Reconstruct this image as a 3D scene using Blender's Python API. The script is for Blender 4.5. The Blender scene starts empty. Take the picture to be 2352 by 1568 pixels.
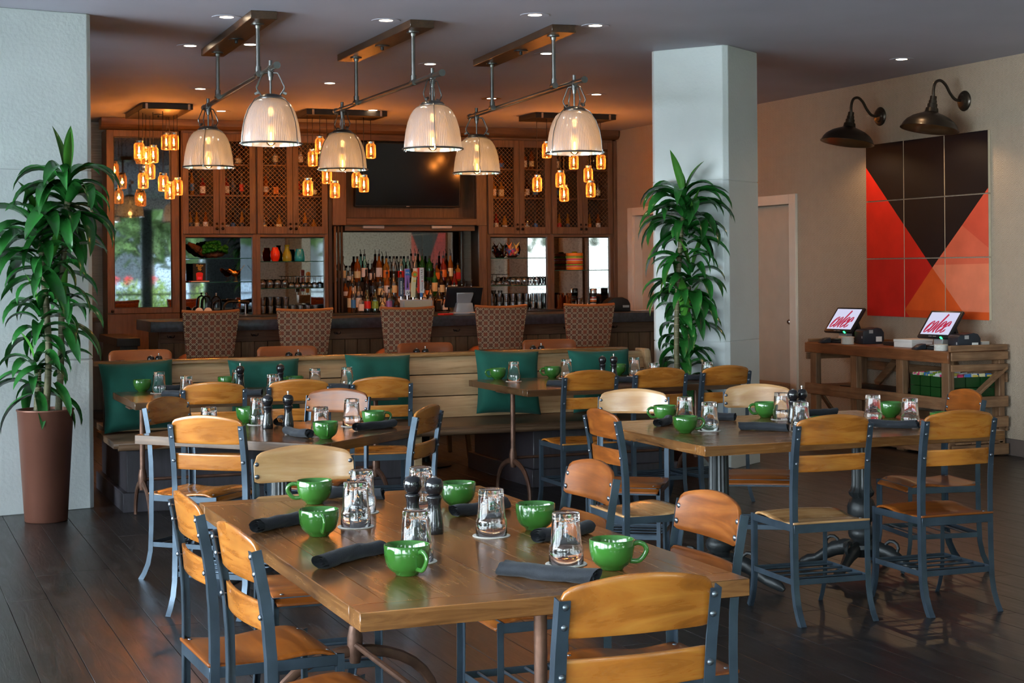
import bpy, bmesh, math, random
from mathutils import Matrix, Vector, Euler
random.seed(7)
SC = bpy.context.scene
COL = SC.collection
PI = math.pi
R = math.radians

# ------------------------------------------------------------------ camera
CAM_H = 1.56
YAW, ROLL = 0.377614, -0.008323
cd = bpy.data.cameras.new('camera')
cam = bpy.data.objects.new('camera', cd)
COL.objects.link(cam)
rt = Vector((math.cos(YAW), -math.sin(YAW), 0)); fw = Vector((math.sin(YAW), math.cos(YAW), 0)); up = Vector((0, 0, 1))
r2 = math.cos(ROLL)*rt + math.sin(ROLL)*up
u2 = -math.sin(ROLL)*rt + math.cos(ROLL)*up
cam.matrix_world = Matrix(((r2.x, u2.x, -fw.x, 0), (r2.y, u2.y, -fw.y, 0), (r2.z, u2.z, -fw.z, CAM_H), (0, 0, 0, 1)))
cd.sensor_width = 36
cd.lens = 3728/2352*36
cd.shift_y = -(784-618.2)/2352
cd.clip_start = 0.05
cd.clip_end = 300
SC.camera = cam

# ------------------------------------------------------------------ sky, exposure
WORLD = bpy.data.worlds.new('overcast_sky')
SC.world = WORLD
WORLD.use_nodes = True
bg = WORLD.node_tree.nodes['Background']
bg.inputs['Color'].default_value = (0.82, 0.92, 1.0, 1)
bg.inputs['Strength'].default_value = 9.5
SC.view_settings.view_transform = 'Standard'
SC.view_settings.look = 'None'
SC.view_settings.exposure = 1.38
SC.view_settings.gamma = 1.0
SC.view_settings.use_curve_mapping = False
SC.cycles.use_adaptive_sampling = True
SC.cycles.adaptive_threshold = 0.04
SC.cycles.max_bounces = 8
SC.cycles.diffuse_bounces = 3
SC.cycles.glossy_bounces = 5
SC.cycles.transmission_bounces = 7
SC.cycles.transparent_max_bounces = 16
SC.cycles.sample_clamp_indirect = 6.0
SC.cycles.blur_glossy = 0.5
CEIL = 3.276
JAR_W, PEND_W, SPOT_W, SCONCE_W = 2.7, 1.2, 2.2, 6.0      # lamp powers (watts)

def portal(name, loc, rot, sx, sy):
    l = bpy.data.lights.new(name, 'AREA'); l.shape = 'RECTANGLE'; l.size = sx; l.size_y = sy
    l.cycles.is_portal = True
    o = bpy.data.objects.new(name, l); COL.objects.link(o); o.location = loc; o.rotation_euler = rot
    return o
portal('daylight_opening_rear', (1.75, -1.62, 1.68), (R(90), 0, 0), 11.5, 2.7)
portal('daylight_opening_side', (-3.52, 4.0, 1.68), (R(90), 0, R(-90)), 11.0, 2.7)

# ------------------------------------------------------------------ mesh helpers
class MB:
    def __init__(self):
        self.v = []; self.f = []; self.mi = []; self.cur = 0; self.M = None
    def add(self, vs, fs):
        b = len(self.v)
        if self.M is not None:
            vs = [tuple(self.M @ Vector(p)) for p in vs]
        self.v += [tuple(p) for p in vs]
        for f in fs:
            self.f.append(tuple(b+i for i in f)); self.mi.append(self.cur)
        return self
    def box(self, x0, x1, y0, y1, z0, z1):
        v = [(x0,y0,z0),(x1,y0,z0),(x1,y1,z0),(x0,y1,z0),(x0,y0,z1),(x1,y0,z1),(x1,y1,z1),(x0,y1,z1)]
        return self.add(v, [(3,2,1,0),(4,5,6,7),(0,1,5,4),(1,2,6,5),(2,3,7,6),(3,0,4,7)])
    def cbox(self, cx, cy, cz, sx, sy, sz):
        return self.box(cx-sx/2, cx+sx/2, cy-sy/2, cy+sy/2, cz-sz/2, cz+sz/2)
    def beam(self, a, b, w, h, upv=(0,0,1)):
        a = Vector(a); b = Vector(b); t = (b-a).normalized(); upv = Vector(upv)
        if abs(t.dot(upv)) > .98: upv = Vector((1,0,0))
        s = t.cross(upv).normalized(); n = s.cross(t).normalized()
        vs = []
        for p in (a, b):
            for i, j in ((-1,-1),(1,-1),(1,1),(-1,1)):
                vs.append(p + s*i*w/2 + n*j*h/2)
        return self.add(vs, [(3,2,1,0),(4,5,6,7),(0,1,5,4),(1,2,6,5),(2,3,7,6),(3,0,4,7)])
    def lathe(self, prof, seg=16, c=(0,0,0), rfun=None):
        vs = []; fs = []; rings = []
        for (r, z) in prof:
            if r <= 1e-6:
                rings.append([len(vs)]); vs.append((c[0], c[1], c[2]+z))
            else:
                ring = []
                for i in range(seg):
                    a = 2*PI*i/seg
                    rr = r*(rfun(i, z) if rfun else 1)
                    ring.append(len(vs)); vs.append((c[0]+rr*math.cos(a), c[1]+rr*math.sin(a), c[2]+z))
                rings.append(ring)
        for A, B in zip(rings, rings[1:]):
            for i in range(seg):
                j = (i+1) % seg
                if len(A) == 1 and len(B) == 1: continue
                if len(A) == 1: fs.append((A[0], B[j], B[i]))
                elif len(B) == 1: fs.append((A[i], A[j], B[0]))
                else: fs.append((A[i], A[j], B[j], B[i]))
        return self.add(vs, fs)
    def cyl(self, c, r, h, seg=12, r2=None):
        r2 = r if r2 is None else r2
        return self.lathe([(0,0),(r,0),(r2,h),(0,h)], seg, c)
    def tube(self, path, r, seg=8, caps=True, flat=None):
        P = [Vector(p) for p in path]; n = len(P)
        rr = r if isinstance(r, (list, tuple)) else [r]*n
        T = []
        for i in range(n):
            a = P[max(0,i-1)]; b = P[min(n-1,i+1)]
            T.append((b-a).normalized())
        ref = Vector((0,0,1)) if abs(T[0].z) < .9 else Vector((1,0,0))
        N = (ref - T[0]*ref.dot(T[0])).normalized()
        vs = []; fs = []
        for i in range(n):
            N = (N - T[i]*N.dot(T[i])).normalized(); B = T[i].cross(N)
            for k in range(seg):
                a = 2*PI*k/seg
                sx = 1.0 if flat is None else flat
                vs.append(P[i] + N*math.cos(a)*rr[i] + B*math.sin(a)*rr[i]*sx)
        for i in range(n-1):
            for k in range(seg):
                l = (k+1) % seg
                fs.append((i*seg+k, i*seg+l, (i+1)*seg+l, (i+1)*seg+k))
        if caps:
            fs.append(tuple(range(seg-1, -1, -1))); fs.append(tuple((n-1)*seg+k for k in range(seg)))
        return self.add(vs, fs)
    def ring(self, R0, r, seg=32, s2=6, c=(0,0,0)):
        vs = []; fs = []
        for i in range(seg):
            a = 2*PI*i/seg
            for k in range(s2):
                b = 2*PI*k/s2
                vs.append((c[0]+(R0+r*math.cos(b))*math.cos(a), c[1]+(R0+r*math.cos(b))*math.sin(a), c[2]+r*math.sin(b)))
        for i in range(seg):
            for k in range(s2):
                i2 = (i+1) % seg; k2 = (k+1) % s2
                fs.append((i*s2+k, i2*s2+k, i2*s2+k2, i*s2+k2))
        return self.add(vs, fs)
    def prism(self, poly, d0, d1, plane='xy'):
        n = len(poly)
        def P(u, v, d):
            return (u, v, d) if plane == 'xy' else ((u, d, v) if plane == 'xz' else (d, u, v))
        vs = [P(u, v, d0) for u, v in poly] + [P(u, v, d1) for u, v in poly]
        fs = [tuple(range(n-1,-1,-1)), tuple(range(n, 2*n))] + [(i, (i+1)%n, n+(i+1)%n, n+i) for i in range(n)]
        return self.add(vs, fs)
    def grid(self, fun, nu, nv, closed_u=False):
        vs = [fun(i/nu, j/nv) for j in range(nv+1) for i in range(nu+1)]
        fs = [(j*(nu+1)+i, j*(nu+1)+i+1, (j+1)*(nu+1)+i+1, (j+1)*(nu+1)+i) for j in range(nv) for i in range(nu)]
        return self.add(vs, fs)
    def slab(self, fa, fb, nu, nv):
        """closed sheet between two surfaces fa and fb over the unit square"""
        b = []
        for f in (fa, fb):
            b += [f(i/nu, j/nv) for j in range(nv+1) for i in range(nu+1)]
        W = nu+1; K = W*(nv+1); fs = []
        for j in range(nv):
            for i in range(nu):
                q = (j*W+i, j*W+i+1, (j+1)*W+i+1, (j+1)*W+i)
                fs.append(q); fs.append(tuple(K+k for k in reversed(q)))
        rim = [i for i in range(W)] + [j*W+nu for j in range(1, nv+1)] + [nv*W+i for i in range(nu-1, -1, -1)] + [j*W for j in range(nv-1, 0, -1)]
        for a, c in zip(rim, rim[1:]+rim[:1]):
            fs.append((c, a, K+a, K+c))
        return self.add(b, fs)
    def mesh(self, name, mats, smooth=40, bevel=0, bseg=1):
        me = bpy.data.meshes.new(name)
        me.from_pydata(self.v, [], self.f)
        for m in (mats if isinstance(mats, (list, tuple)) else [mats]):
            me.materials.append(m)
        me.polygons.foreach_set('material_index', self.mi)
        bm = bmesh.new(); bm.from_mesh(me)
        bmesh.ops.recalc_face_normals(bm, faces=bm.faces)
        if bevel:
            ed = [e for e in bm.edges if len(e.link_faces) == 2 and e.calc_face_angle(0) > R(30)]
            bmesh.ops.bevel(bm, geom=ed, offset=bevel, segments=bseg, affect='EDGES', profile=.5)
        bm.to_mesh(me); bm.free()
        if smooth:
            me.polygons.foreach_set('use_smooth', [True]*len(me.polygons))
            me.set_sharp_from_angle(angle=R(smooth))
        me.update()
        return me
    def obj(self, name, mats, parent=None, loc=None, rot=None, smooth=40, bevel=0, bseg=1):
        o = bpy.data.objects.new(name, self.mesh(name, mats, smooth, bevel, bseg))
        COL.objects.link(o)
        if parent: o.parent = parent
        if loc is not None: o.location = loc
        if rot is not None: o.rotation_euler = rot
        return o

def inst(name, me, parent=None, loc=(0,0,0), rot=(0,0,0), scale=None):
    o = bpy.data.objects.new(name, me); COL.objects.link(o)
    if parent: o.parent = parent
    o.location = loc; o.rotation_euler = rot
    if scale is not None: o.scale = scale if isinstance(scale, (tuple, list)) else (scale,)*3
    return o
def tag(o, label, cat, group=None):
    o['label'] = label; o['category'] = cat
    if group: o['group'] = group
    return o
def thing(name, label, cat, loc=(0,0,0), rz=0, group=None):
    o = bpy.data.objects.new(name, None); COL.objects.link(o)
    o.empty_display_size = .1
    o.location = loc; o.rotation_euler = (0, 0, rz)
    return tag(o, label, cat, group)
def struct(o):
    o['kind'] = 'structure'; return o
def stuff(o):
    o['kind'] = 'stuff'; return o
def dup(root, label, loc=None, rz=None, group=None, parent=None):
    r = root.copy(); COL.objects.link(r); r.parent = parent
    if label: r['label'] = label
    if group: r['group'] = group
    if loc is not None: r.location = loc
    if rz is not None: r.rotation_euler = (0, 0, rz)
    for ch in root.children:
        dup(ch, None, parent=r)
    return r
def reslot(o, i, m):
    o.material_slots[i].link = 'OBJECT'; o.material_slots[i].material = m

# ------------------------------------------------------------------ material helpers
def newmat(name):
    m = bpy.data.materials.new(name); m.use_nodes = True
    nt = m.node_tree; nt.nodes.clear()
    out = nt.nodes.new('ShaderNodeOutputMaterial')
    return m, nt, out
def N(nt, typ, **kw):
    n = nt.nodes.new(typ)
    for k, v in kw.items():
        if k.startswith('i_'): n.inputs[k[2:].replace('_', ' ')].default_value = v
        else: setattr(n, k, v)
    return n
def c4(c): return (c[0], c[1], c[2], 1)
def coords(nt, scale=(1,1,1), rnd=True, rot=(0,0,0)):
    tc = N(nt, 'ShaderNodeTexCoord'); mp = N(nt, 'ShaderNodeMapping')
    mp.inputs['Scale'].default_value = scale; mp.inputs['Rotation'].default_value = rot
    if rnd:
        oi = N(nt, 'ShaderNodeObjectInfo'); ml = N(nt, 'ShaderNodeMath', operation='MULTIPLY'); ml.inputs[1].default_value = 37.0
        nt.links.new(oi.outputs['Random'], ml.inputs[0])
        ad = N(nt, 'ShaderNodeVectorMath', operation='ADD')
        nt.links.new(tc.outputs['Object'], ad.inputs[0]); nt.links.new(ml.outputs[0], ad.inputs[1])
        nt.links.new(ad.outputs[0], mp.inputs['Vector'])
    else:
        nt.links.new(tc.outputs['Object'], mp.inputs['Vector'])
    return mp.outputs['Vector']
def ramp(nt, fac, stops):
    r = N(nt, 'ShaderNodeValToRGB'); el = r.color_ramp.elements
    while len(el) < len(stops): el.new(.5)
    for e, (p, c) in zip(el, stops):
        e.position = p; e.color = c4(c)
    nt.links.new(fac, r.inputs['Fac'])
    return r.outputs['Color']
def plain(name, col, rough=.5, metal=0, var=.12, nscale=6, bump=0, bscale=60, coat=0, trans=0, ior=1.45, sheen=0, spec=None, emit=None, estr=0, rvar=0, sub=0):
    m, nt, out = newmat(name)
    b = N(nt, 'ShaderNodeBsdfPrincipled')
    nt.links.new(b.outputs[0], out.inputs['Surface'])
    v = coords(nt)
    n = N(nt, 'ShaderNodeTexNoise'); n.inputs['Scale'].default_value = nscale; n.inputs['Detail'].default_value = 5
    nt.links.new(v, n.inputs['Vector'])
    lo = tuple(max(0, x*(1-var)) for x in col); hi = tuple(min(1, x*(1+var)) for x in col)
    nt.links.new(ramp(nt, n.outputs['Fac'], [(.3, lo), (.7, hi)]), b.inputs['Base Color'])
    b.inputs['Roughness'].default_value = rough; b.inputs['Metallic'].default_value = metal
    b.inputs['Coat Weight'].default_value = coat; b.inputs['Coat Roughness'].default_value = .08
    b.inputs['Transmission Weight'].default_value = trans; b.inputs['IOR'].default_value = ior
    if spec is not None: b.inputs['Specular IOR Level'].default_value = spec
    if sheen: b.inputs['Sheen Weight'].default_value = sheen
    if sub:
        b.inputs['Subsurface Weight'].default_value = sub
    if emit:
        b.inputs['Emission Color'].default_value = c4(emit); b.inputs['Emission Strength'].default_value = estr
    if rvar:
        mr = N(nt, 'ShaderNodeMapRange'); mr.inputs['To Min'].default_value = rough-rvar; mr.inputs['To Max'].default_value = rough+rvar
        nt.links.new(n.outputs['Fac'], mr.inputs['Value']); nt.links.new(mr.outputs[0], b.inputs['Roughness'])
    if bump:
        n2 = N(nt, 'ShaderNodeTexNoise'); n2.inputs['Scale'].default_value = bscale; n2.inputs['Detail'].default_value = 4
        nt.links.new(v, n2.inputs['Vector'])
        bp = N(nt, 'ShaderNodeBump'); bp.inputs['Strength'].default_value = bump; bp.inputs['Distance'].default_value = .01
        nt.links.new(n2.outputs['Fac'], bp.inputs['Height']); nt.links.new(bp.outputs[0], b.inputs['Normal'])
    return m
def wood(name, stops, axis='x', scale=3.0, k=9, rough=.4, bump=.08, coat=0, rvar=.1, dist=1.2, blotch=.3):
    m, nt, out = newmat(name)
    b = N(nt, 'ShaderNodeBsdfPrincipled'); nt.links.new(b.outputs[0], out.inputs['Surface'])
    s = {'x': (1, k, k), 'y': (k, 1, k), 'z': (k, k, 1)}[axis]
    v = coords(nt, s)
    n = N(nt, 'ShaderNodeTexNoise'); n.inputs['Scale'].default_value = scale; n.inputs['Detail'].default_value = 7
    n.inputs['Roughness'].default_value = .62; n.inputs['Distortion'].default_value = dist
    nt.links.new(v, n.inputs['Vector'])
    colr = ramp(nt, n.outputs['Fac'], stops)
    v2 = coords(nt, (1,1,1))
    n2 = N(nt, 'ShaderNodeTexNoise'); n2.inputs['Scale'].default_value = 4.0; n2.inputs['Detail'].default_value = 3
    nt.links.new(v2, n2.inputs['Vector'])
    mx = N(nt, 'ShaderNodeMix', data_type='RGBA', blend_type='MULTIPLY'); mx.inputs['Factor'].default_value = 1.0
    nt.links.new(colr, mx.inputs['A'])
    lo = 1-blotch
    nt.links.new(ramp(nt, n2.outputs['Fac'], [(.32, (lo, lo, lo)), (.62, (1.0, 1.0, 1.0))]), mx.inputs['B'])
    nt.links.new(mx.outputs['Result'], b.inputs['Base Color'])
    mr = N(nt, 'ShaderNodeMapRange'); mr.inputs['To Min'].default_value = max(.03, rough-rvar); mr.inputs['To Max'].default_value = rough+rvar
    nt.links.new(n.outputs['Fac'], mr.inputs['Value']); nt.links.new(mr.outputs[0], b.inputs['Roughness'])
    b.inputs['Coat Weight'].default_value = coat; b.inputs['Coat Roughness'].default_value = .12
    if bump:
        bp = N(nt, 'ShaderNodeBump'); bp.inputs['Strength'].default_value = bump; bp.inputs['Distance'].default_value = .006
        nt.links.new(n.outputs['Fac'], bp.inputs['Height']); nt.links.new(bp.outputs[0], b.inputs['Normal'])
    return m
def thin(name, tint=(1,1,1), rough=.0, f0=1.45, add=0.0, gcol=(1,1,1)):
    """thin clear sheet: lets light through, mirrors a little at grazing angles"""
    m, nt, out = newmat(name)
    t = N(nt, 'ShaderNodeBsdfTransparent'); t.inputs['Color'].default_value = c4(tint)
    g = N(nt, 'ShaderNodeBsdfGlossy'); g.inputs['Roughness'].default_value = rough; g.inputs['Color'].default_value = c4(gcol)
    fr = N(nt, 'ShaderNodeFresnel'); fr.inputs['IOR'].default_value = f0
    ad = N(nt, 'ShaderNodeMath', operation='ADD'); ad.use_clamp = True; ad.inputs[1].default_value = add
    nt.links.new(fr.outputs[0], ad.inputs[0])
    mx = N(nt, 'ShaderNodeMixShader')
    nt.links.new(ad.outputs[0], mx.inputs[0]); nt.links.new(t.outputs[0], mx.inputs[1]); nt.links.new(g.outputs[0], mx.inputs[2])
    nt.links.new(mx.outputs[0], out.inputs['Surface'])
    return m
def emis(name, col, s):
    m, nt, out = newmat(name)
    e = N(nt, 'ShaderNodeEmission'); e.inputs['Color'].default_value = c4(col); e.inputs['Strength'].default_value = s
    nt.links.new(e.outputs[0], out.inputs['Surface'])
    return m
# ------------------------------------------------------------------ materials
M = {}
M['pillar'] = plain('painted_concrete', (.60, .64, .64), .55, var=.05, nscale=2, bump=.25, bscale=40)
M['ceiling'] = plain('ceiling_paint', (.42, .41, .48), .75, var=.05, nscale=1.2, bump=.03, bscale=80)
M['white_trim'] = plain('cream_trim_paint', (.58, .52, .44), .45, var=.04)
M['door_paint'] = plain('door_paint', (.42, .38, .31), .5, var=.05)
M['baseboard'] = plain('brown_rubber_baseboard', (.10, .075, .065), .5)
M['plaster'] = plain('plain_plaster', (.45, .42, .38), .8)
M['win_frame'] = plain('dark_window_frame', (.035, .045, .05), .4)
M['floor'] = wood('dark_stained_plank', [(.2, (.008, .006, .006)), (.5, (.018, .014, .013)), (.8, (.036, .029, .026))], 'y', 2.2, 10, rough=.34, bump=.22, rvar=.14, blotch=.35)
M['floor_gap'] = plain('floor_gap', (.012, .01, .01), .7)
M['oak'] = wood('smoked_oak', [(.2, (.062, .034, .019)), (.5, (.130, .073, .040)), (.85, (.21, .125, .070))], 'z', 2.5, 14, rough=.42, bump=.08, blotch=.15)
M['oak_x'] = wood('smoked_oak_rail', [(.2, (.062, .034, .019)), (.5, (.130, .073, .040)), (.85, (.21, .125, .070))], 'x', 2.5, 14, rough=.42, bump=.08, blotch=.15)
M['oak_dark'] = wood('dark_cabinet_interior', [(.2, (.020, .014, .010)), (.6, (.046, .031, .021)), (.9, (.07, .048, .033))], 'z', 2.5, 12, rough=.5)
M['bar_board'] = wood('bar_front_board', [(.2, (.065, .040, .022)), (.5, (.14, .088, .046)), (.85, (.22, .145, .080))], 'z', 2.5, 12, rough=.4, blotch=.2)
M['bench'] = wood('bench_oak', [(.15, (.28, .17, .085)), (.5, (.47, .31, .165)), (.85, (.62, .45, .27))], 'x', 2.2, 14, rough=.30, bump=.05, blotch=.15)
M['bench_base'] = wood('bench_base_grey', [(.2, (.030, .027, .033)), (.6, (.060, .054, .066)), (.9, (.09, .08, .092))], 'z', 2.2, 10, rough=.45)
M['rail'] = wood('bench_rail_oak', [(.15, (.15, .068, .020)), (.5, (.31, .155, .052)), (.85, (.46, .27, .11))], 'x', 2, 14, rough=.25, coat=.3)
M['table'] = wood('table_oak', [(.25, (.060, .022, .006)), (.5, (.195, .080, .022)), (.80, (.29, .135, .044))], 'y', 2.6, 13, rough=.26, bump=.012, coat=.2, rvar=.06, blotch=.3)
M['table_x'] = wood('table_oak_cross', [(.25, (.060, .022, .006)), (.5, (.195, .080, .022)), (.80, (.29, .135, .044))], 'x', 2.6, 13, rough=.26, bump=.012, coat=.2, rvar=.06, blotch=.3)
M['table_dk'] = wood('dark_table_oak', [(.15, (.042, .020, .009)), (.5, (.095, .046, .020)), (.85, (.165, .088, .042))], 'y', 2.6, 13, rough=.2, bump=.03, coat=.25, rvar=.05, blotch=.3)
M['table_dkx'] = wood('dark_table_oak_cross', [(.15, (.042, .020, .009)), (.5, (.095, .046, .020)), (.85, (.165, .088, .042))], 'x', 2.6, 13, rough=.2, bump=.03, coat=.25, rvar=.05, blotch=.3)
M['ply_a'] = wood('honey_plywood', [(.2, (.19, .050, .006)), (.5, (.41, .135, .016)), (.8, (.58, .25, .042))], 'x', 2.4, 8, rough=.28, bump=.015, coat=.35, blotch=.35)
M['ply_b'] = wood('chestnut_plywood', [(.2, (.085, .020, .004)), (.5, (.22, .058, .008)), (.8, (.37, .12, .018))], 'x', 2.4, 8, rough=.36, bump=.015, coat=.1, blotch=.35)
M['ply_c'] = wood('window_sheen_plywood', [(.2, (.30, .13, .045)), (.5, (.48, .25, .10)), (.8, (.62, .40, .20))], 'x', 2.4, 8, rough=.24, bump=.015, coat=.6, blotch=.25)  # pale tone paints in the window reflection seen on camera-facing backrests
for n_ in M['ply_b'].node_tree.nodes:
    if n_.type == 'BSDF_PRINCIPLED': n_.inputs['Specular IOR Level'].default_value = .28
M['steel'] = plain('sky_tinted_steel', (.058, .082, .110), .34, metal=.6, var=.25, nscale=9, bump=.04)  # bluish cast of the sky light is put into the base colour
M['bolt'] = plain('bolt_steel', (.16, .18, .21), .3, metal=.9)
M['iron'] = plain('black_cast_iron', (.022, .025, .027), .38, metal=.3, var=.3, bump=.2, bscale=40)
M['rust'] = plain('brown_forged_iron', (.115, .058, .038), .42, metal=.55, var=.35, nscale=14, bump=.1)
M['mug'] = plain('green_glaze', (.033, .135, .020), .12, var=.10, nscale=4, coat=.7)
M['ceramic_in'] = M['mug']
M['napkin'] = plain('charcoal_linen', (.010, .013, .019), .8, var=.2, nscale=30, bump=.25, bscale=400, sheen=.08)
M['coaster'] = plain('paper_coaster', (.62, .60, .55), .8, var=.12, nscale=60)
M['mill'] = plain('black_lacquer', (.010, .010, .012), .16, var=.1, coat=.5)
M['nickel'] = plain('brushed_nickel', (.62, .60, .57), .25, metal=1.0)
M['glass'] = plain('clear_glass', (1, 1, 1), 0.0, var=0, trans=1.0, ior=1.46)
M['shelf_glass'] = thin('green_edge_shelf_glass', (.72, .90, .84), 0, 1.5)
M['thin_glass'] = thin('thin_clear_glass', (.97, .98, .98), .02, 1.45, .02)
M['bar_glass'] = thin('bar_glassware', (.92, .94, .95), .08, 1.5, .17)
M['pane'] = thin('window_pane', (.96, .98, .98), 0, 1.5)
M['jar'] = None
M['pillow'] = plain('teal_green_linen', (.002, .078, .055), .85, var=.12, nscale=8, bump=.15, bscale=300, sheen=.05)
M['leather'] = plain('tan_orange_leather', (.44, .115, .026), .38, var=.15, nscale=5, bump=.08, bscale=90)
M['leather_lt'] = plain('saddle_leather', (.30, .085, .026), .36, var=.18, nscale=4, bump=.08, bscale=90)
M['stool_leg'] = wood('stool_leg_wood', [(.2, (.08, .04, .014)), (.6, (.17, .088, .034)), (.9, (.25, .14, .06))], 'z', 2, 10, rough=.35)
M['brass'] = plain('aged_brass', (.52, .36, .15), .3, metal=1.0)
M['stone'] = plain('slate_bar_top', (.042, .050, .060), .28, var=.35, nscale=25, bump=.04)
M['black_plastic'] = plain('black_plastic', (.012, .013, .015), .38)
M['navy_plastic'] = plain('dark_navy_plastic', (.018, .023, .032), .42)
M['tv'] = plain('television_screen', (.003, .003, .004), .12, var=0)
M['silver'] = plain('silver_plastic', (.42, .42, .43), .35, metal=.4)
M['steel_bright'] = plain('polished_steel', (.60, .60, .62), .18, metal=1.0)
M['pipe'] = plain('gunmetal_pipe', (.20, .195, .19), .30, metal=.95, var=.2)
M['sconce'] = plain('bronze_enamel', (.060, .045, .032), .32, metal=.8, var=.15, coat=.3)
M['board'] = wood('dark_ceiling_board', [(.2, (.030, .015, .008)), (.5, (.070, .034, .017)), (.9, (.12, .062, .03))], 'y', 2.5, 12, rough=.35)
M['canopy'] = wood('near_black_canopy', [(.2, (.012, .009, .007)), (.6, (.028, .018, .013)), (.9, (.045, .03, .022))], 'x', 2.5, 12, rough=.4)
M['cord'] = plain('black_cord', (.015, .012, .01), .6)
M['pot'] = plain('bronze_planter', (.165, .066, .044), .38, metal=.35, var=.12, nscale=3)
M['soil'] = plain('potting_moss', (.12, .09, .06), .9, var=.4, nscale=40, bump=.5)
M['leaf'] = plain('dracaena_leaf', (.016, .112, .018), .26, var=.55, nscale=3, coat=.15)
M['leaf_young'] = plain('young_dracaena_leaf', (.05, .19, .022), .28, var=.35, nscale=3, coat=.15)
M['cane'] = plain('dracaena_cane', (.115, .105, .05), .6, var=.3, nscale=18, bump=.3, bscale=40)
M['pallet'] = wood('weathered_pallet_wood', [(.15, (.095, .042, .018)), (.5, (.25, .125, .058)), (.85, (.40, .24, .13))], 'y', 2.2, 12, rough=.6, bump=.25, blotch=.4)
M['pallet_z'] = wood('weathered_pallet_post', [(.15, (.095, .042, .018)), (.5, (.25, .125, .058)), (.85, (.40, .24, .13))], 'z', 2.2, 12, rough=.6, bump=.25, blotch=.4)
M['pallet_x'] = wood('weathered_pallet_end', [(.15, (.095, .042, .018)), (.5, (.25, .125, .058)), (.85, (.40, .24, .13))], 'x', 2.2, 12, rough=.6, bump=.25, blotch=.4)
M['pallet_top'] = wood('red_pallet_top', [(.15, (.10, .030, .012)), (.5, (.22, .080, .030)), (.85, (.34, .15, .06))], 'y', 2.2, 12, rough=.4, bump=.12, blotch=.3)
M['paper'] = plain('white_paper', (.68, .66, .63), .7, var=.05)
M['tray_green'] = plain('dark_green_plastic', (.008, .055, .012), .35)
M['copper'] = plain('polished_copper', (.78, .30, .12), .2, metal=1.0)
M['vase_red'] = plain('red_glaze', (.62, .025, .008), .12, coat=.6)
M['vase_green'] = plain('olive_glass_glaze', (.20, .22, .012), .12, coat=.6)
M['vase_blue'] = plain('turquoise_glaze', (.012, .30, .42), .14, coat=.6)
M['grape'] = plain('green_glass_ball', (.008, .17, .010), .06, trans=.35, coat=.6)
M['driftwood'] = plain('brown_driftwood', (.085, .03, .012), .6, var=.5, nscale=20, bump=.6)
M['gold'] = plain('gilded_metal', (.75, .36, .08), .22, metal=1.0)
M['red_print'] = plain('red_print', (.62, .02, .015), .4, var=.08)
M['yellow_print'] = plain('yellow_print', (.82, .60, .12), .5, var=.05)
M['orange_print'] = plain('orange_print', (.80, .22, .02), .4, var=.08)
M['pink_print'] = plain('pink_print', (.80, .06, .20), .5, var=.05)
M['blue_print'] = plain('blue_print', (.04, .20, .55), .45, var=.05)
M['purple_print'] = plain('purple_print', (.30, .16, .48), .45, var=.08)
M['cream_print'] = plain('cream_print', (.80, .72, .42), .4, var=.05)
M['white_print'] = plain('white_print', (.78, .78, .77), .45, var=.03)
M['black_print'] = plain('black_print', (.012, .012, .012), .45)
M['slate_print'] = plain('slate_blue_print', (.055, .085, .13), .45)
M['green_print'] = plain('lettuce_green', (.22, .42, .06), .4, var=.3, nscale=30)
M['cream_wood'] = plain('cream_panel_edge', (.58, .48, .34), .6)
M['wire'] = plain('bronze_wire', (.26, .15, .075), .4, metal=.9)
M['knob'] = plain('dark_bronze_knob', (.022, .015, .012), .35, metal=.7)
M['bulb_hot'] = emis('glowing_filament', (1.0, .50, .16), 30.0)
M['bulb_lens'] = emis('downlight_lens', (1.0, .76, .50), 9.0)
M['bulb_pend'] = emis('pendant_bulb', (1.0, .55, .20), 25.0)
M['amber_glass'] = thin('amber_bulb_glass', (1.0, .74, .42), .05, 1.4, .03)
M['led'] = emis('green_led', (.02, 1.0, .12), 3.0)
M['screen'] = emis('lit_screen', (.70, .70, .92), .36)
M['screen_red'] = emis('screen_lettering', (.50, .030, .075), .36)
M['lawn'] = plain('lawn_grass', (.09, .17, .05), .9, var=.5, nscale=3)
M['bark'] = plain('tree_bark', (.10, .08, .06), .8, var=.3)
M['tree_leaf'] = plain('tree_foliage', (.07, .12, .035), .6, var=.5, nscale=5)
M['shrub_leaf'] = plain('shrub_foliage', (.22, .32, .06), .6, var=.4, nscale=8)
M['petal'] = plain('red_petal', (.75, .03, .03), .5)
M['street'] = plain('pale_street', (.20, .21, .22), .9)
M['house'] = plain('pale_house_wall', (.26, .31, .36), .8)

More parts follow.
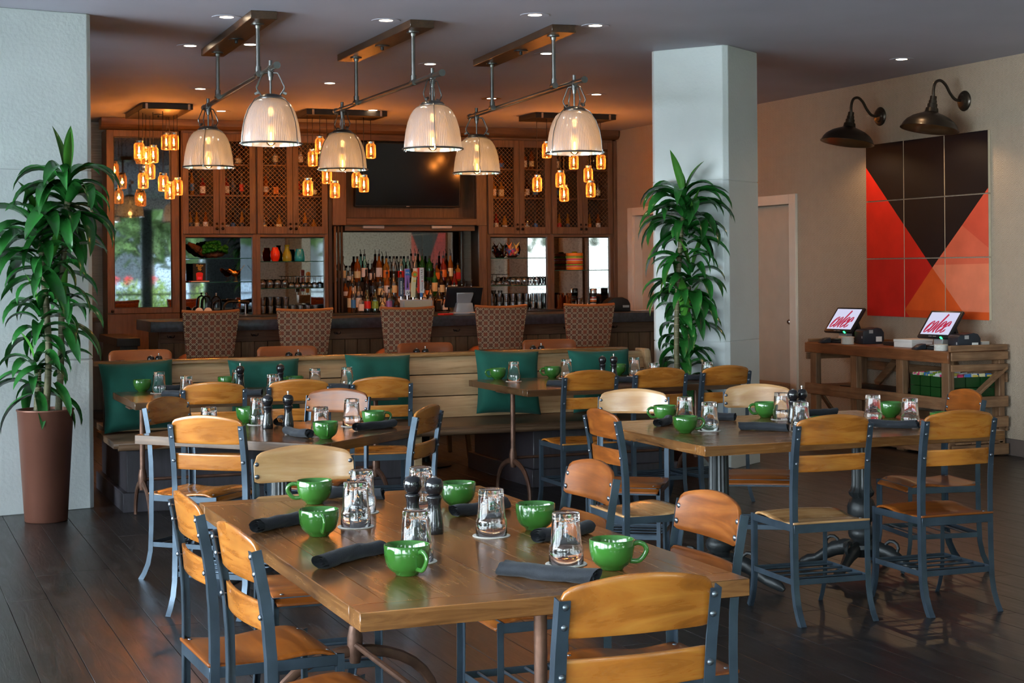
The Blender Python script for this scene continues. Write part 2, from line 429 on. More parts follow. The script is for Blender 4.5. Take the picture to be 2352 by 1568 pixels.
# wallpaper with rows of small embossed rings
def wallpaper(name, col):
    m, nt, out = newmat(name)
    b = N(nt, 'ShaderNodeBsdfPrincipled'); nt.links.new(b.outputs[0], out.inputs['Surface'])
    v = coords(nt, (1, 17, 17), rnd=False)
    fr = N(nt, 'ShaderNodeVectorMath', operation='FRACTION'); nt.links.new(v, fr.inputs[0])
    sb = N(nt, 'ShaderNodeVectorMath', operation='SUBTRACT'); sb.inputs[1].default_value = (.5, .5, .5); nt.links.new(fr.outputs[0], sb.inputs[0])
    ml = N(nt, 'ShaderNodeVectorMath', operation='MULTIPLY'); ml.inputs[1].default_value = (0, 1, 1); nt.links.new(sb.outputs[0], ml.inputs[0])
    ln = N(nt, 'ShaderNodeVectorMath', operation='LENGTH'); nt.links.new(ml.outputs[0], ln.inputs[0])
    sn = N(nt, 'ShaderNodeMath', operation='MULTIPLY'); sn.inputs[1].default_value = 24.0; nt.links.new(ln.outputs['Value'], sn.inputs[0])
    si = N(nt, 'ShaderNodeMath', operation='SINE'); nt.links.new(sn.outputs[0], si.inputs[0])
    nz = N(nt, 'ShaderNodeTexNoise'); nz.inputs['Scale'].default_value = 40; nt.links.new(v, nz.inputs['Vector'])
    ad = N(nt, 'ShaderNodeMath', operation='ADD'); nt.links.new(si.outputs[0], ad.inputs[0]); nt.links.new(nz.outputs['Fac'], ad.inputs[1])
    bp = N(nt, 'ShaderNodeBump'); bp.inputs['Strength'].default_value = .35; bp.inputs['Distance'].default_value = .006
    nt.links.new(ad.outputs[0], bp.inputs['Height']); nt.links.new(bp.outputs[0], b.inputs['Normal'])
    n2 = N(nt, 'ShaderNodeTexNoise'); n2.inputs['Scale'].default_value = .6; nt.links.new(v, n2.inputs['Vector'])
    nt.links.new(ramp(nt, n2.outputs['Fac'], [(.3, tuple(x*.94 for x in col)), (.7, col)]), b.inputs['Base Color'])
    b.inputs['Roughness'].default_value = .5
    return m
M['wallpaper'] = wallpaper('embossed_wallpaper', (.37, .29, .215))

# antique mirror with dark foxing specks
def antique(name, tint, spots=.5):
    m, nt, out = newmat(name)
    b = N(nt, 'ShaderNodeBsdfPrincipled'); nt.links.new(b.outputs[0], out.inputs['Surface'])
    v = coords(nt, (1, 1, 1))
    n = N(nt, 'ShaderNodeTexNoise'); n.inputs['Scale'].default_value = 45; n.inputs['Detail'].default_value = 6; n.inputs['Roughness'].default_value = .7
    nt.links.new(v, n.inputs['Vector'])
    nt.links.new(ramp(nt, n.outputs['Fac'], [(.34, tuple(x*spots for x in tint)), (.52, tint)]), b.inputs['Base Color'])
    b.inputs['Metallic'].default_value = 1.0
    mr = N(nt, 'ShaderNodeMapRange'); mr.inputs['To Min'].default_value = .05; mr.inputs['To Max'].default_value = .0
    nt.links.new(n.outputs['Fac'], mr.inputs['Value']); nt.links.new(mr.outputs[0], b.inputs['Roughness'])
    return m
M['mirror'] = antique('antique_mirror', (.30, .32, .335))
M['mirror_dk'] = antique('smoked_antique_mirror', (.38, .36, .32), .6)

# stool upholstery: interlaced cream squares on russet cloth
def upholstery():
    m, nt, out = newmat('interlaced_square_cloth')
    b = N(nt, 'ShaderNodeBsdfPrincipled'); nt.links.new(b.outputs[0], out.inputs['Surface'])
    v = coords(nt, (12.5, 0, 12.5), rnd=False, rot=(0, 0, 0))
    rot = N(nt, 'ShaderNodeVectorRotate', rotation_type='Y_AXIS'); rot.inputs['Angle'].default_value = PI/4; nt.links.new(v, rot.inputs['Vector'])
    outs = []
    for off in (0, .5):
        a = N(nt, 'ShaderNodeVectorMath', operation='ADD'); a.inputs[1].default_value = (off, 0, off); nt.links.new(rot.outputs[0], a.inputs[0])
        f = N(nt, 'ShaderNodeVectorMath', operation='FRACTION'); nt.links.new(a.outputs[0], f.inputs[0])
        s = N(nt, 'ShaderNodeVectorMath', operation='SUBTRACT'); s.inputs[1].default_value = (.5, .5, .5); nt.links.new(f.outputs[0], s.inputs[0])
        ab = N(nt, 'ShaderNodeVectorMath', operation='ABSOLUTE'); nt.links.new(s.outputs[0], ab.inputs[0])
        se = N(nt, 'ShaderNodeSeparateXYZ'); nt.links.new(ab.outputs[0], se.inputs[0])
        mx = N(nt, 'ShaderNodeMath', operation='MAXIMUM'); nt.links.new(se.outputs['X'], mx.inputs[0]); nt.links.new(se.outputs['Z'], mx.inputs[1])
        d = N(nt, 'ShaderNodeMath', operation='COMPARE'); d.inputs[1].default_value = .335; d.inputs[2].default_value = .029
        nt.links.new(mx.outputs[0], d.inputs[0]); outs.append(d)
        if off == 0:
            lt = N(nt, 'ShaderNodeMath', operation='LESS_THAN'); lt.inputs[1].default_value = .335; nt.links.new(mx.outputs[0], lt.inputs[0]); inner = lt
    o = N(nt, 'ShaderNodeMath', operation='MAXIMUM'); nt.links.new(outs[0].outputs[0], o.inputs[0]); nt.links.new(outs[1].outputs[0], o.inputs[1])
    m0 = N(nt, 'ShaderNodeMix', data_type='RGBA'); m0.inputs['A'].default_value = (.15, .050, .026, 1); m0.inputs['B'].default_value = (.22, .056, .024, 1)
    nt.links.new(inner.outputs[0], m0.inputs['Factor'])
    m1 = N(nt, 'ShaderNodeMix', data_type='RGBA'); m1.inputs['B'].default_value = (.40, .31, .20, 1)
    nt.links.new(m0.outputs['Result'], m1.inputs['A']); nt.links.new(o.outputs[0], m1.inputs['Factor'])
    nt.links.new(m1.outputs['Result'], b.inputs['Base Color']); b.inputs['Roughness'].default_value = .8
    return m
M['cloth'] = upholstery()

# ribbed prismatic glass of the pendant shades
def ribbed():
    m, nt, out = newmat('ribbed_prismatic_glass')
    g = N(nt, 'ShaderNodeBsdfGlossy'); g.inputs['Roughness'].default_value = .12; g.inputs['Color'].default_value = (.95, .96, .98, 1)
    tl = N(nt, 'ShaderNodeBsdfTranslucent'); tl.inputs['Color'].default_value = (.62, .60, .58, 1)
    df = N(nt, 'ShaderNodeBsdfDiffuse'); df.inputs['Color'].default_value = (.68, .70, .74, 1)
    tr = N(nt, 'ShaderNodeBsdfTransparent'); tr.inputs['Color'].default_value = (.92, .93, .95, 1)
    tc = N(nt, 'ShaderNodeTexCoord'); n = N(nt, 'ShaderNodeTexNoise'); n.inputs['Scale'].default_value = 8; nt.links.new(tc.outputs['Object'], n.inputs['Vector'])
    a = N(nt, 'ShaderNodeMixShader'); a.inputs[0].default_value = .5; nt.links.new(tl.outputs[0], a.inputs[1]); nt.links.new(df.outputs[0], a.inputs[2])
    mr = N(nt, 'ShaderNodeMapRange'); mr.inputs['To Min'].default_value = .40; mr.inputs['To Max'].default_value = .55; nt.links.new(n.outputs['Fac'], mr.inputs['Value'])
    b = N(nt, 'ShaderNodeMixShader'); nt.links.new(mr.outputs[0], b.inputs[0]); nt.links.new(a.outputs[0], b.inputs[1]); nt.links.new(tr.outputs[0], b.inputs[2])
    fr = N(nt, 'ShaderNodeFresnel'); fr.inputs['IOR'].default_value = 1.5
    ad = N(nt, 'ShaderNodeMath', operation='ADD'); ad.inputs[1].default_value = .16; ad.use_clamp = True; nt.links.new(fr.outputs[0], ad.inputs[0])
    c = N(nt, 'ShaderNodeMixShader'); nt.links.new(ad.outputs[0], c.inputs[0]); nt.links.new(b.outputs[0], c.inputs[1]); nt.links.new(g.outputs[0], c.inputs[2])
    nt.links.new(c.outputs[0], out.inputs['Surface'])
    return m
M['ribbed'] = ribbed()
def jarglass():
    m, nt, out = newmat('mason_jar_glass')
    tr = N(nt, 'ShaderNodeBsdfTransparent'); tr.inputs['Color'].default_value = (1.0, .86, .68, 1)
    tl = N(nt, 'ShaderNodeBsdfTranslucent'); tl.inputs['Color'].default_value = (.62, .34, .15, 1)
    g = N(nt, 'ShaderNodeBsdfGlossy'); g.inputs['Roughness'].default_value = .08
    tc = N(nt, 'ShaderNodeTexCoord'); n = N(nt, 'ShaderNodeTexNoise'); n.inputs['Scale'].default_value = 30; nt.links.new(tc.outputs['Object'], n.inputs['Vector'])
    lw = N(nt, 'ShaderNodeLayerWeight'); lw.inputs['Blend'].default_value = .35
    ml = N(nt, 'ShaderNodeMath', operation='MULTIPLY'); nt.links.new(lw.outputs['Facing'], ml.inputs[0]); nt.links.new(n.outputs['Fac'], ml.inputs[1])
    ad = N(nt, 'ShaderNodeMath', operation='ADD'); ad.inputs[1].default_value = .0; nt.links.new(ml.outputs[0], ad.inputs[0])
    x = N(nt, 'ShaderNodeMixShader'); nt.links.new(ad.outputs[0], x.inputs[0]); nt.links.new(tr.outputs[0], x.inputs[1]); nt.links.new(tl.outputs[0], x.inputs[2])
    fr = N(nt, 'ShaderNodeFresnel'); fr.inputs['IOR'].default_value = 1.45
    y = N(nt, 'ShaderNodeMixShader'); nt.links.new(fr.outputs[0], y.inputs[0]); nt.links.new(x.outputs[0], y.inputs[1]); nt.links.new(g.outputs[0], y.inputs[2])
    nt.links.new(y.outputs[0], out.inputs['Surface'])
    return m
M['jar'] = jarglass()

# ------------------------------------------------------------------ room shell
X0, X1, YA, YB = -3.5, 8.72, -1.6, 18.95
fl = struct(MB().box(X0-.2, X1+.2, YA-.2, YB+.2, -.06, -.004).obj('floor', M['floor_gap']))
pw, pl = .19, 2.7
pm = [MB().box(-pw/2+.0012, pw/2-.0012, -pl/2+.0015, pl/2-.0015, -.02, 0).mesh('plank', M['floor'], bevel=.0012)]
row = 0
x = .22 + pw/2
rs = random.Random(3)
while x < X1-.02:
    y = 3.4 + rs.random()*pl - .4
    while y - pl/2 < 15.4:
        d = x*math.sin(YAW)+y*math.cos(YAW); s = x*math.cos(YAW)-y*math.sin(YAW)
        if d > 3.6 and abs(s)/d < .60:
            inst('plank', pm[0], fl, (x, y, 0))
        y += pl
    x += pw
ce = struct(MB().box(X0-.2, X1+.2, YA-.2, YB+.2, CEIL, CEIL+.15).obj('ceiling', M['ceiling']))
# right wall with two door openings
wr = MB()
D1, D2, DT = (14.29, 15.25), (16.95, 17.93), 2.20
for a, b in ((YA-.2, D1[0]), (D1[1], D2[0]), (D2[1], YB+.2)): wr.box(X1, X1+.2, a, b, 0, CEIL)
for a, b in (D1, D2): wr.box(X1, X1+.2, a, b, DT, CEIL)
struct(wr.obj('wall_right', M['wallpaper'], smooth=0))
for i, (a, b) in enumerate((D1, D2)):
    d = bpy.data.objects.new('door_%d' % (i+1), None); COL.objects.link(d); struct(d); d.location = (X1, 0, 0)
    MB().box(.10, .14, a, b, .01, DT).obj('door_slab', M['door_paint'], d)
    for y0, y1, z0, z1 in ((a-.13, a+.0, 0, DT+.10), (b, b+.13, 0, DT+.10), (a, b, DT, DT+.10)):
        MB().box(-.025, .02, y0, y1, z0, z1).obj('door_trim', M['white_trim'], d, bevel=.004)
    MB().box(.0, .10, a, a+.03, 0, DT).obj('jamb', M['white_trim'], d)
    MB().box(.0, .10, b-.03, b, 0, DT).obj('jamb', M['white_trim'], d)
    k = MB(); k.M = Matrix.Translation((.09, a+.09, 1.0)) @ Matrix.Rotation(-PI/2, 4, 'Y'); k.lathe([(0,0),(.012,0),(.012,.04),(.026,.045),(.03,.065),(.018,.08),(0,.082)], 14); k.obj('door_knob', M['nickel'], d)
# small things on the far wall strip
wb = struct(MB().box(X0-.2, X1+.2, YB, YB+.2, 0, CEIL).obj('wall_back', M['wallpaper'], smooth=0))
struct(MB().box(2.1, 2.49, 18.86, YB, 0, 1.0).obj('trim_1', M['oak'], bevel=.004))
struct(MB().box(2.1, 2.49, 18.83, YB, 1.0, 1.05).obj('trim_2', M['oak_x'], bevel=.004))
for i, (a, b) in enumerate(((YA, D1[0]-.13), (D1[1]+.13, D2[0]-.13))):
    struct(MB().box(X1-.015, X1, a, b, 0, .135).obj('baseboard_right', M['baseboard'], bevel=.003))
# window walls behind and beside the camera
def window_wall(tagname, n0, length, posts, to_world):
    """posts: positions along the wall; glass between them"""
    w = MB()
    def bx(m, a0, a1, d0, d1, z0, z1): m.prism([to_world(a, d) for a, d in ((a0, d0), (a1, d0), (a1, d1), (a0, d1))], z0, z1)
    bx(w, -.2, length+.2, 0, .2, 0, .33); bx(w, -.2, length+.2, 0, .2, 3.03, CEIL)
    struct(w.obj('wall_'+tagname, M['plaster'], smooth=0))
    for i, (p0, p1) in enumerate(zip(posts, posts[1:])):
        e = bpy.data.objects.new('window_%d' % (n0+i), None); COL.objects.link(e); struct(e)
        m = MB(); bx(m, p0[1], p1[0], .09, .105, .33, 3.03); m.obj('pane', M['pane'], e, smooth=0)
        m = MB(); bx(m, p0[1], p1[0], .05, .15, 1.02, 1.06); m.obj('glazing_bar', M['win_frame'], e)
        m = MB(); bx(m, p1[0], p1[1], 0, .2, .33, 3.03); m.obj('post', M['win_frame'], e, bevel=.005)
        m = MB(); bx(m, p0[1], p1[0], .02, .18, .31, .37); m.obj('sill', M['win_frame'], e)
window_wall('rear', 1, X1-X0, [(-.2, 0)]+[(a-X0, b-X0) for a, b in ((-1.3, -1.1), (1.2, 1.4), (3.55, 3.75), (5.95, 6.2), (7.55, 8.9))], lambda a, d: (X0+a, YA-d))
window_wall('left', 6, 12.6, [(-.2, 0), (2.4, 2.6), (4.9, 5.1), (7.4, 7.6), (9.9, 10.1), (12.3, 12.6)], lambda a, d: (X0-d, YA+a))
struct(MB().box(X0-.2, X0, 11.0, YB+.2, 0, CEIL).obj('wall_side', M['plaster'], smooth=0))

# concrete pillars (cast in three lifts, chamfered corners)
def pillar(name, corner, a, wdt, dep):
    o = bpy.data.objects.new(name, None); COL.objects.link(o); struct(o); o.location = (corner[0], corner[1], 0); o.rotation_euler = (0, 0, a)
    c = .035
    poly = [(-c, 0), (0, c), (0, dep-c), (-c, dep), (-wdt+c, dep), (-wdt, dep-c), (-wdt, c), (-wdt+c, 0)]
    zs = [0, .985, 2.235, CEIL]
    for z0, z1 in zip(zs, zs[1:]):
        MB().prism(poly, z0+(.004 if z0 else 0), z1).obj('concrete_lift', M['pillar'], o, smooth=20, bevel=.004)
    MB().prism([(u*.985-.006, v*.985+.006) for u, v in poly], 0, CEIL).obj('core', M['pillar'], o, smooth=20)
pillar('pillar_left', (1.392, 11.038), R(10.4), .95, .62)
pillar('pillar_right', (6.15, 11.0), R(-54), .66, .62)
# ------------------------------------------------------------------ schoolhouse chair
def sweep_yz(mb, path, sect, cut=False):
    """sweep a cross-section (x, n) along a path in the y-z plane"""
    n = len(path); vs = []; k = len(sect)
    for i, (y, z) in enumerate(path):
        a = path[max(0, i-1)]; b = path[min(n-1, i+1)]
        ty, tz = b[0]-a[0], b[1]-a[1]; l = math.hypot(ty, tz); ty /= l; tz /= l
        ny, nz = -tz, ty            # points backwards for an upward path
        kk = 1.0 if z < .60 else max(.0, 1-(z-.60)/.06)     # the forward flange stops below the slats
        for sx, sn in sect:
            sn = sn*kk if (cut and sn < -.004) else sn
            vs.append((sx, y+sn*ny, z+sn*nz))
    fs = [(i*k+j, i*k+(j+1)%k, (i+1)*k+(j+1)%k, (i+1)*k+j) for i in range(n-1) for j in range(k)]
    fs += [tuple(range(k-1, -1, -1)), tuple((n-1)*k+j for j in range(k))]
    mb.add(vs, fs)
CH = {}
LEGX = .189
for s in (-1, 1):
    m = MB()
    L = [(0, .003), (s*.003, .003), (s*.003, -.024), (0, -.024), (0, 0), (-s*.024, 0), (-s*.024, .003)]
    sec = [(s*LEGX+a, b) for a, b in L]
    sweep_yz(m, [(-.262, 0), (-.238, .035), (-.214, .085), (-.199, .15), (-.192, .30), (-.190, .50), (-.1915, .58), (-.192, .60), (-.1945, .63), (-.198, .68), (-.208, .755), (-.230, .868)], sec)
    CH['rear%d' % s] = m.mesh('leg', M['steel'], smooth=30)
    m = MB()
    L = [(0, -.003), (0, .020), (s*.003, .020), (s*.003, 0), (-s*.020, 0), (-s*.020, -.003)]
    sec = [(s*LEGX+a, -b) for a, b in L]
    sweep_yz(m, [(.232, 0), (.212, .04), (.195, .09), (.186, .15), (.184, .30), (.184, .435)], sec)
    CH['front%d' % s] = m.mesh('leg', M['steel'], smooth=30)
m = MB()
for y in (-.186, .183): m.box(-LEGX, LEGX, y-.0025, y+.0025, .398, .438)
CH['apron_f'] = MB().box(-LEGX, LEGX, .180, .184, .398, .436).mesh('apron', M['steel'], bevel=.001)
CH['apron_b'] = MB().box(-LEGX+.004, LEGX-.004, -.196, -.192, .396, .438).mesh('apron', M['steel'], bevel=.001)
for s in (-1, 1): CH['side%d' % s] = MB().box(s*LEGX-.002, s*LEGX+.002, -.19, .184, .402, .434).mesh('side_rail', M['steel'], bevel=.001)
m = MB()
for (x0, x1, y0, y1) in ((-LEGX, LEGX, -.196, -.192), (-LEGX, LEGX, .180, .184), (-LEGX-.002, -LEGX+.002, -.194, .182), (LEGX-.002, LEGX+.002, -.194, .182)): m.box(x0, x1, y0, y1, .170, .195)
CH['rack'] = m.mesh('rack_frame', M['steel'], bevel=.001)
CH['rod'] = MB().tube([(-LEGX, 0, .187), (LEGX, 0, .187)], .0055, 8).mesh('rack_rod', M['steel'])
def seatz(u, v):
    y = -.2+.405*v
    return .4465 - .013*math.exp(-((y+.07)/.10)**2) + .012*math.exp(-((y-.10)/.075)**2)*(.35+.65*(1-abs(2*u-1)**2)) - .030*max(0, (v-.80)/.2)**2
def seatxy(u, v):
    w = .190 - .012*max(0, (v-.86)/.14)**2
    return (2*u-1)*w, -.2+.405*v
m = MB()
m.slab(lambda u, v: (*seatxy(u, v), seatz(u, v)), lambda u, v: (*seatxy(u, v), seatz(u, v)-.010), 14, 18)
CH['seat'] = m.mesh('seat', M['ply_b'], smooth=50, bevel=.0015)
def slat(z0, z1, arch, hw, y0, y1, yc, rc):
    """bent slat: half width hw, corner radius rc, leaning from y0 (bottom) to y1 (top)"""
    def edge(u):
        t = 2*u-1; ax = abs(t)*hw
        top = z1 - arch*t*t; bot = z0
        if ax > hw-rc:
            q = (ax-(hw-rc))/rc; dz = rc*(1-math.sqrt(max(0, 1-min(1, q)**2)))
            top -= dz; bot += dz*.22
        return t*hw, bot, top
    def f(off):
        def g(u, v):
            x, b, t = edge(u); z = b+(t-b)*v
            fz = (z-z0)/(z1-z0)
            y = y0+(y1-y0)*fz - yc*(1-(x/hw)**2) + off
            return (x, y, z)
        return g
    mb = MB(); mb.slab(f(.0055), f(-.0055), 26, 8)
    return mb
CH['upper'] = slat(.782, .914, .030, .187, -.196, -.216, .020, .034).mesh('backrest', M['ply_a'], smooth=50, bevel=.0012)
CH['lower'] = slat(.662, .735, .0, .187, -.181, -.187, .020, .010).mesh('lumbar_slat', M['ply_a'], smooth=50, bevel=.0012)
bm_ = MB(); bm_.M = Matrix.Rotation(PI/2, 4, 'X'); bm_.lathe([(0, -.0155), (.005, -.0148), (.0085, -.0125), (.0095, -.010), (.003, -.010), (.003, .014), (.0082, .014), (.0075, .017), (.004, .0195), (0, .020)], 10)
CH['bolt'] = bm_.mesh('bolt', M['bolt'])
sb = MB(); sb.lathe([(.007, 0), (.006, .0025), (0, .004)], 8); CH['sbolt'] = sb.mesh('seat_bolt', M['bolt'])
def chair(loc, rz, wd, label, ws=None):
    t = thing('dining_chair', label, 'chair', (loc[0], loc[1], 0), rz, 'schoolhouse dining chairs')
    for s in (-1, 1):
        inst('leg', CH['rear%d' % s], t); inst('leg', CH['front%d' % s], t); inst('side_rail', CH['side%d' % s], t)
    inst('apron', CH['apron_f'], t); inst('apron', CH['apron_b'], t)
    rk = inst('rack_frame', CH['rack'], t)
    for i in range(4): inst('rack_rod', CH['rod'], rk, (0, -.13+.087*i, 0))
    se = inst('seat', CH['seat'], t); reslot(se, 0, M[ws or wd])
    for sx in (-1, 1):
        for v in (.06, .90):
            x, y = seatxy(.5+sx*.41, v); inst('seat_bolt', CH['sbolt'], se, (x, y, seatz(.5+sx*.41, v)))
    u = inst('backrest', CH['upper'], t); reslot(u, 0, M[wd])
    l = inst('lumbar_slat', CH['lower'], t); reslot(l, 0, M[wd])
    for s in (-1, 1):
        for z, y in ((.852, -.221), (.808, -.212)): inst('bolt', CH['bolt'], u, (s*.176, y+.006, z), (R(-10), 0, 0))
        inst('bolt', CH['bolt'], l, (s*.176, -.192, .700), (R(-7), 0, 0))
    return t
# chair position from the middle of its backrest foot (mx,my); dirn = heading the sitter faces, degrees
def chair_at(mx, my, face, wd, label, ws=None):
    a = R(face)
    return chair((mx+.206*math.cos(a), my+.206*math.sin(a)), a-PI/2, wd, label, ws)
chair_at(1.522, 3.13, 90, 'ply_a', 'honey wooden chair at the near end of the big front table, back to the camera')
chair_at(2.247, 4.15, 180, 'ply_b', 'chestnut chair beside the big front table, next to its mug-and-napkin corner')
chair_at(2.257, 5.00, 180, 'ply_b', 'chestnut chair beside the big front table, far one of that side')
chair_at(.877, 4.80, 2, 'ply_a', 'honey chair on the plant side of the front table, the farther of two', 'ply_b')
chair_at(.885, 4.15, 4, 'ply_a', 'honey chair on the plant side of the front table, the closer of two', 'ply_b')
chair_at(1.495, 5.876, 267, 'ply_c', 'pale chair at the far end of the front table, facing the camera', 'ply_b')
chair_at(1.422, 7.335, 50, 'ply_a', 'honey chair seen from behind at the turned square table', 'ply_b')
chair_at(1.44, 8.48, -44, 'ply_a', 'honey chair at the turned square table, beside the trestle leg')
chair_at(2.39, 8.642, 228, 'ply_b', 'chestnut chair behind the turned square table, between its mills and glasses')
chair_at(2.487, 7.41, 142, 'ply_a', 'honey chair seen edge-on at the corner of the turned square table', 'ply_b')
chair_at(1.888, 9.54, 80, 'ply_a', 'honey chair at the bench table by the big plant, first of three')
chair_at(2.40, 9.54, 80, 'ply_a', 'honey chair at the bench table by the big plant, middle of three')
chair_at(2.91, 9.52, 80, 'ply_a', 'honey chair at the bench table by the big plant, last of three')
chair_at(4.292, 9.485, 89, 'ply_a', 'honey chair at the bench table by the slim pillar, first of three')
chair_at(4.80, 9.50, 88, 'ply_a', 'honey chair at the bench table by the slim pillar, middle of three')
chair_at(5.284, 9.50, 93, 'ply_a', 'honey chair at the bench table by the slim pillar, last of three')
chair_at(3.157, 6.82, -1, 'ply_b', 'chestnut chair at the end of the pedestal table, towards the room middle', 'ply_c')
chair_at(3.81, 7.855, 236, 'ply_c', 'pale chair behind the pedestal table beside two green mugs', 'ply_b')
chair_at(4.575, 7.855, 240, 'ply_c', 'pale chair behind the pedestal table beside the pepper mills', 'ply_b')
chair_at(5.33, 7.03, 170, 'ply_b', 'chestnut chair at the end of the pedestal table, towards the pallet stand')
chair_at(3.93, 6.11, 87, 'ply_a', 'honey chair at the pedestal table, back to the camera, with a pale seat', 'ply_c')
chair_at(4.552, 6.05, 88, 'ply_a', 'honey chair at the pedestal table, back to the camera, with a red-brown seat', 'ply_b')

# ------------------------------------------------------------------ tables
def table_top(t, hx, hy, zt, th, ml, mc, edge=.095, along='y'):
    """framed top of separate boards, centred on the thing"""
    z0, z1 = zt-th, zt
    g = .0006
    e = edge
    for s in (-1, 1):
        MB().box(min(s*hx, s*(hx-e)), max(s*hx, s*(hx-e)), -hy+e+g, hy-e-g, z0, z1).obj('edge_board', ml, t, bevel=.002)
        MB().box(-hx, hx, min(s*hy, s*(hy-e)), max(s*hy, s*(hy-e)), z0, z1).obj('end_board', mc, t, bevel=.002)
    n = max(3, round((2*(hx-e))/.16)) if along == 'y' else max(3, round((2*(hy-e))/.16))
    for i in range(n):
        if along == 'y':
            w = 2*(hx-e)/n; a = -hx+e+i*w
            MB().box(a+g, a+w-g, -hy+e+g, hy-e-g, z0, z1-.0003).obj('board', ml, t, bevel=.0008)
        else:
            w = 2*(hy-e)/n; a = -hy+e+i*w
            MB().box(-hx+e+g, hx-e-g, a+g, a+w-g, z0, z1-.0003).obj('board', mc, t, bevel=.0008)
def trestle(t, ends, zt, axis):
    """one forged pole with an arched foot at each end and a stretcher; axis = direction of the stretcher"""
    for (x, y) in ends:
        p = MB(); p.tube([(x, y, .285), (x, y, .33), (x, y, zt)], [.024, .017, .017], 12); pole = p.obj('pole', M['rust'], t)
        c = MB(); c.box(x-.09, x+.09, y-.09, y+.09, zt-.006, zt); c.obj('top_plate', M['rust'], t)
        k = MB(); k.lathe([(0, -.07), (.018, -.07), (.028, -.03), (.028, .02), (.020, .06), (0, .06)], 10, (x, y, .27)); k.obj('knuckle', M['rust'], t)
        for s in (-1, 1):
            pts = []
            for q in range(9):
                f = q/8; d = s*(.30*math.sin(f*PI/2)); z = .235*(1-f**2.0)+.008
                pts.append((x+(d if axis == 'y' else 0), y+(d if axis == 'x' else 0), z))
            MB().tube(pts, [.021-.005*i/8 for i in range(9)], 8, flat=.75).obj('foot', M['rust'], t)
    (xa, ya), (xb, yb) = ends
    MB().tube([(xa, ya, .265), (xb, yb, .265)], .0105, 8).obj('stretcher', M['rust'], t)
def pedestal(t, x, y, zt, rot=0):
    fl_ = lambda i, z: 1-.10*(i % 2) if .36 < z < .66 else 1
    c = MB(); c.lathe([(0, zt), (.15, zt), (.15, zt-.012), (.068, zt-.016), (.053, zt-.04), (.060, zt-.048), (.060, zt-.062), (.046, zt-.072), (.044, .655), (.048, .64), (.050, .45), (.056, .43), (.066, .415), (.062, .40), (.045, .385)], 32, (x, y, 0), fl_); c.obj('fluted_column', M['iron'], t)
    u = MB(); u.lathe([(.042, .39), (.056, .375), (.068, .34), (.066, .30), (.052, .27), (.040, .255)], 28, (x, y, 0), lambda i, z: 1+.06*(i % 2)); u.obj('urn', M['iron'], t)
    b = MB(); b.lathe([(.038, .26), (.048, .255), (.048, .245), (.064, .225), (.068, .205), (.062, .185), (.052, .175), (.066, .165), (.092, .155), (.095, .135), (.078, .125), (.06, .09), (0, .09)], 24, (x, y, 0)); b.obj('collar', M['iron'], t)
    for i in range(4):
        a = rot+PI/4+i*PI/2
        pts = [(x+math.cos(a)*r, y+math.sin(a)*r, z) for r, z in ((.03, .135), (.09, .13), (.15, .115), (.20, .085), (.25, .055), (.29, .045), (.325, .03), (.345, .016))]
        f = MB().tube(pts, [.035, .040, .038, .030, .024, .028, .024, .012], 10, flat=.8).obj('scroll_foot', M['iron'], t)
        sc = MB()
        ring = [(x+math.cos(a)*(.16+.035*math.cos(q)), y+math.sin(a)*(.16+.035*math.cos(q)), .145+.033*math.sin(q)) for q in [k*PI/5 for k in range(-3, 9)]]
        sc.tube(ring, .009, 6); sc.obj('scroll', M['iron'], f)
TZ = .765
TH = .045
t1 = thing('dining_table', 'long oiled oak table in front, set for six', 'table', (1.572, 4.62, 0))
table_top(t1, .517, .985, TZ, TH, M['table'], M['table_x'])
trestle(t1, ((-.012, -.86), (-.012, .82)), TZ-TH, 'y')
t2 = thing('dining_table', 'square dark oak table turned corner-on, on an iron pedestal', 'table', (1.907, 7.95, 0), R(-49))
table_top(t2, .548, .453, TZ, TH, M['table_dk'], M['table_dkx'], .08, 'x')
pedestal(t2, 0, 0, TZ-TH, .3)
t3 = thing('dining_table', 'wide oak table with grey-lit edge on two fluted iron pedestals', 'table', (4.265, 7.02, 0), R(0))
table_top(t3, .815, .63, TZ, TH, M['table'], M['table_x'], .09, 'x')
pedestal(t3, -.40, .0, TZ-TH, -.2); pedestal(t3, .42, .0, TZ-TH, -.2)
tl = thing('dining_table', 'long dark table along the bench by the big plant', 'table', (2.345, 10.53, 0))
table_top(tl, .84, .485, TZ, TH, M['table_dk'], M['table_dkx'], .08, 'x')
trestle(tl, ((-.76, -.24), (.76, -.24)), TZ-TH, 'x')
tr = thing('dining_table', 'long dark table along the bench by the slim pillar', 'table', (4.82, 10.44, 0))
table_top(tr, .80, .560, TZ, TH, M['table_dk'], M['table_dkx'], .08, 'x')
trestle(tr, ((-.71, -.07), (.71, -.07)), TZ-TH, 'x')

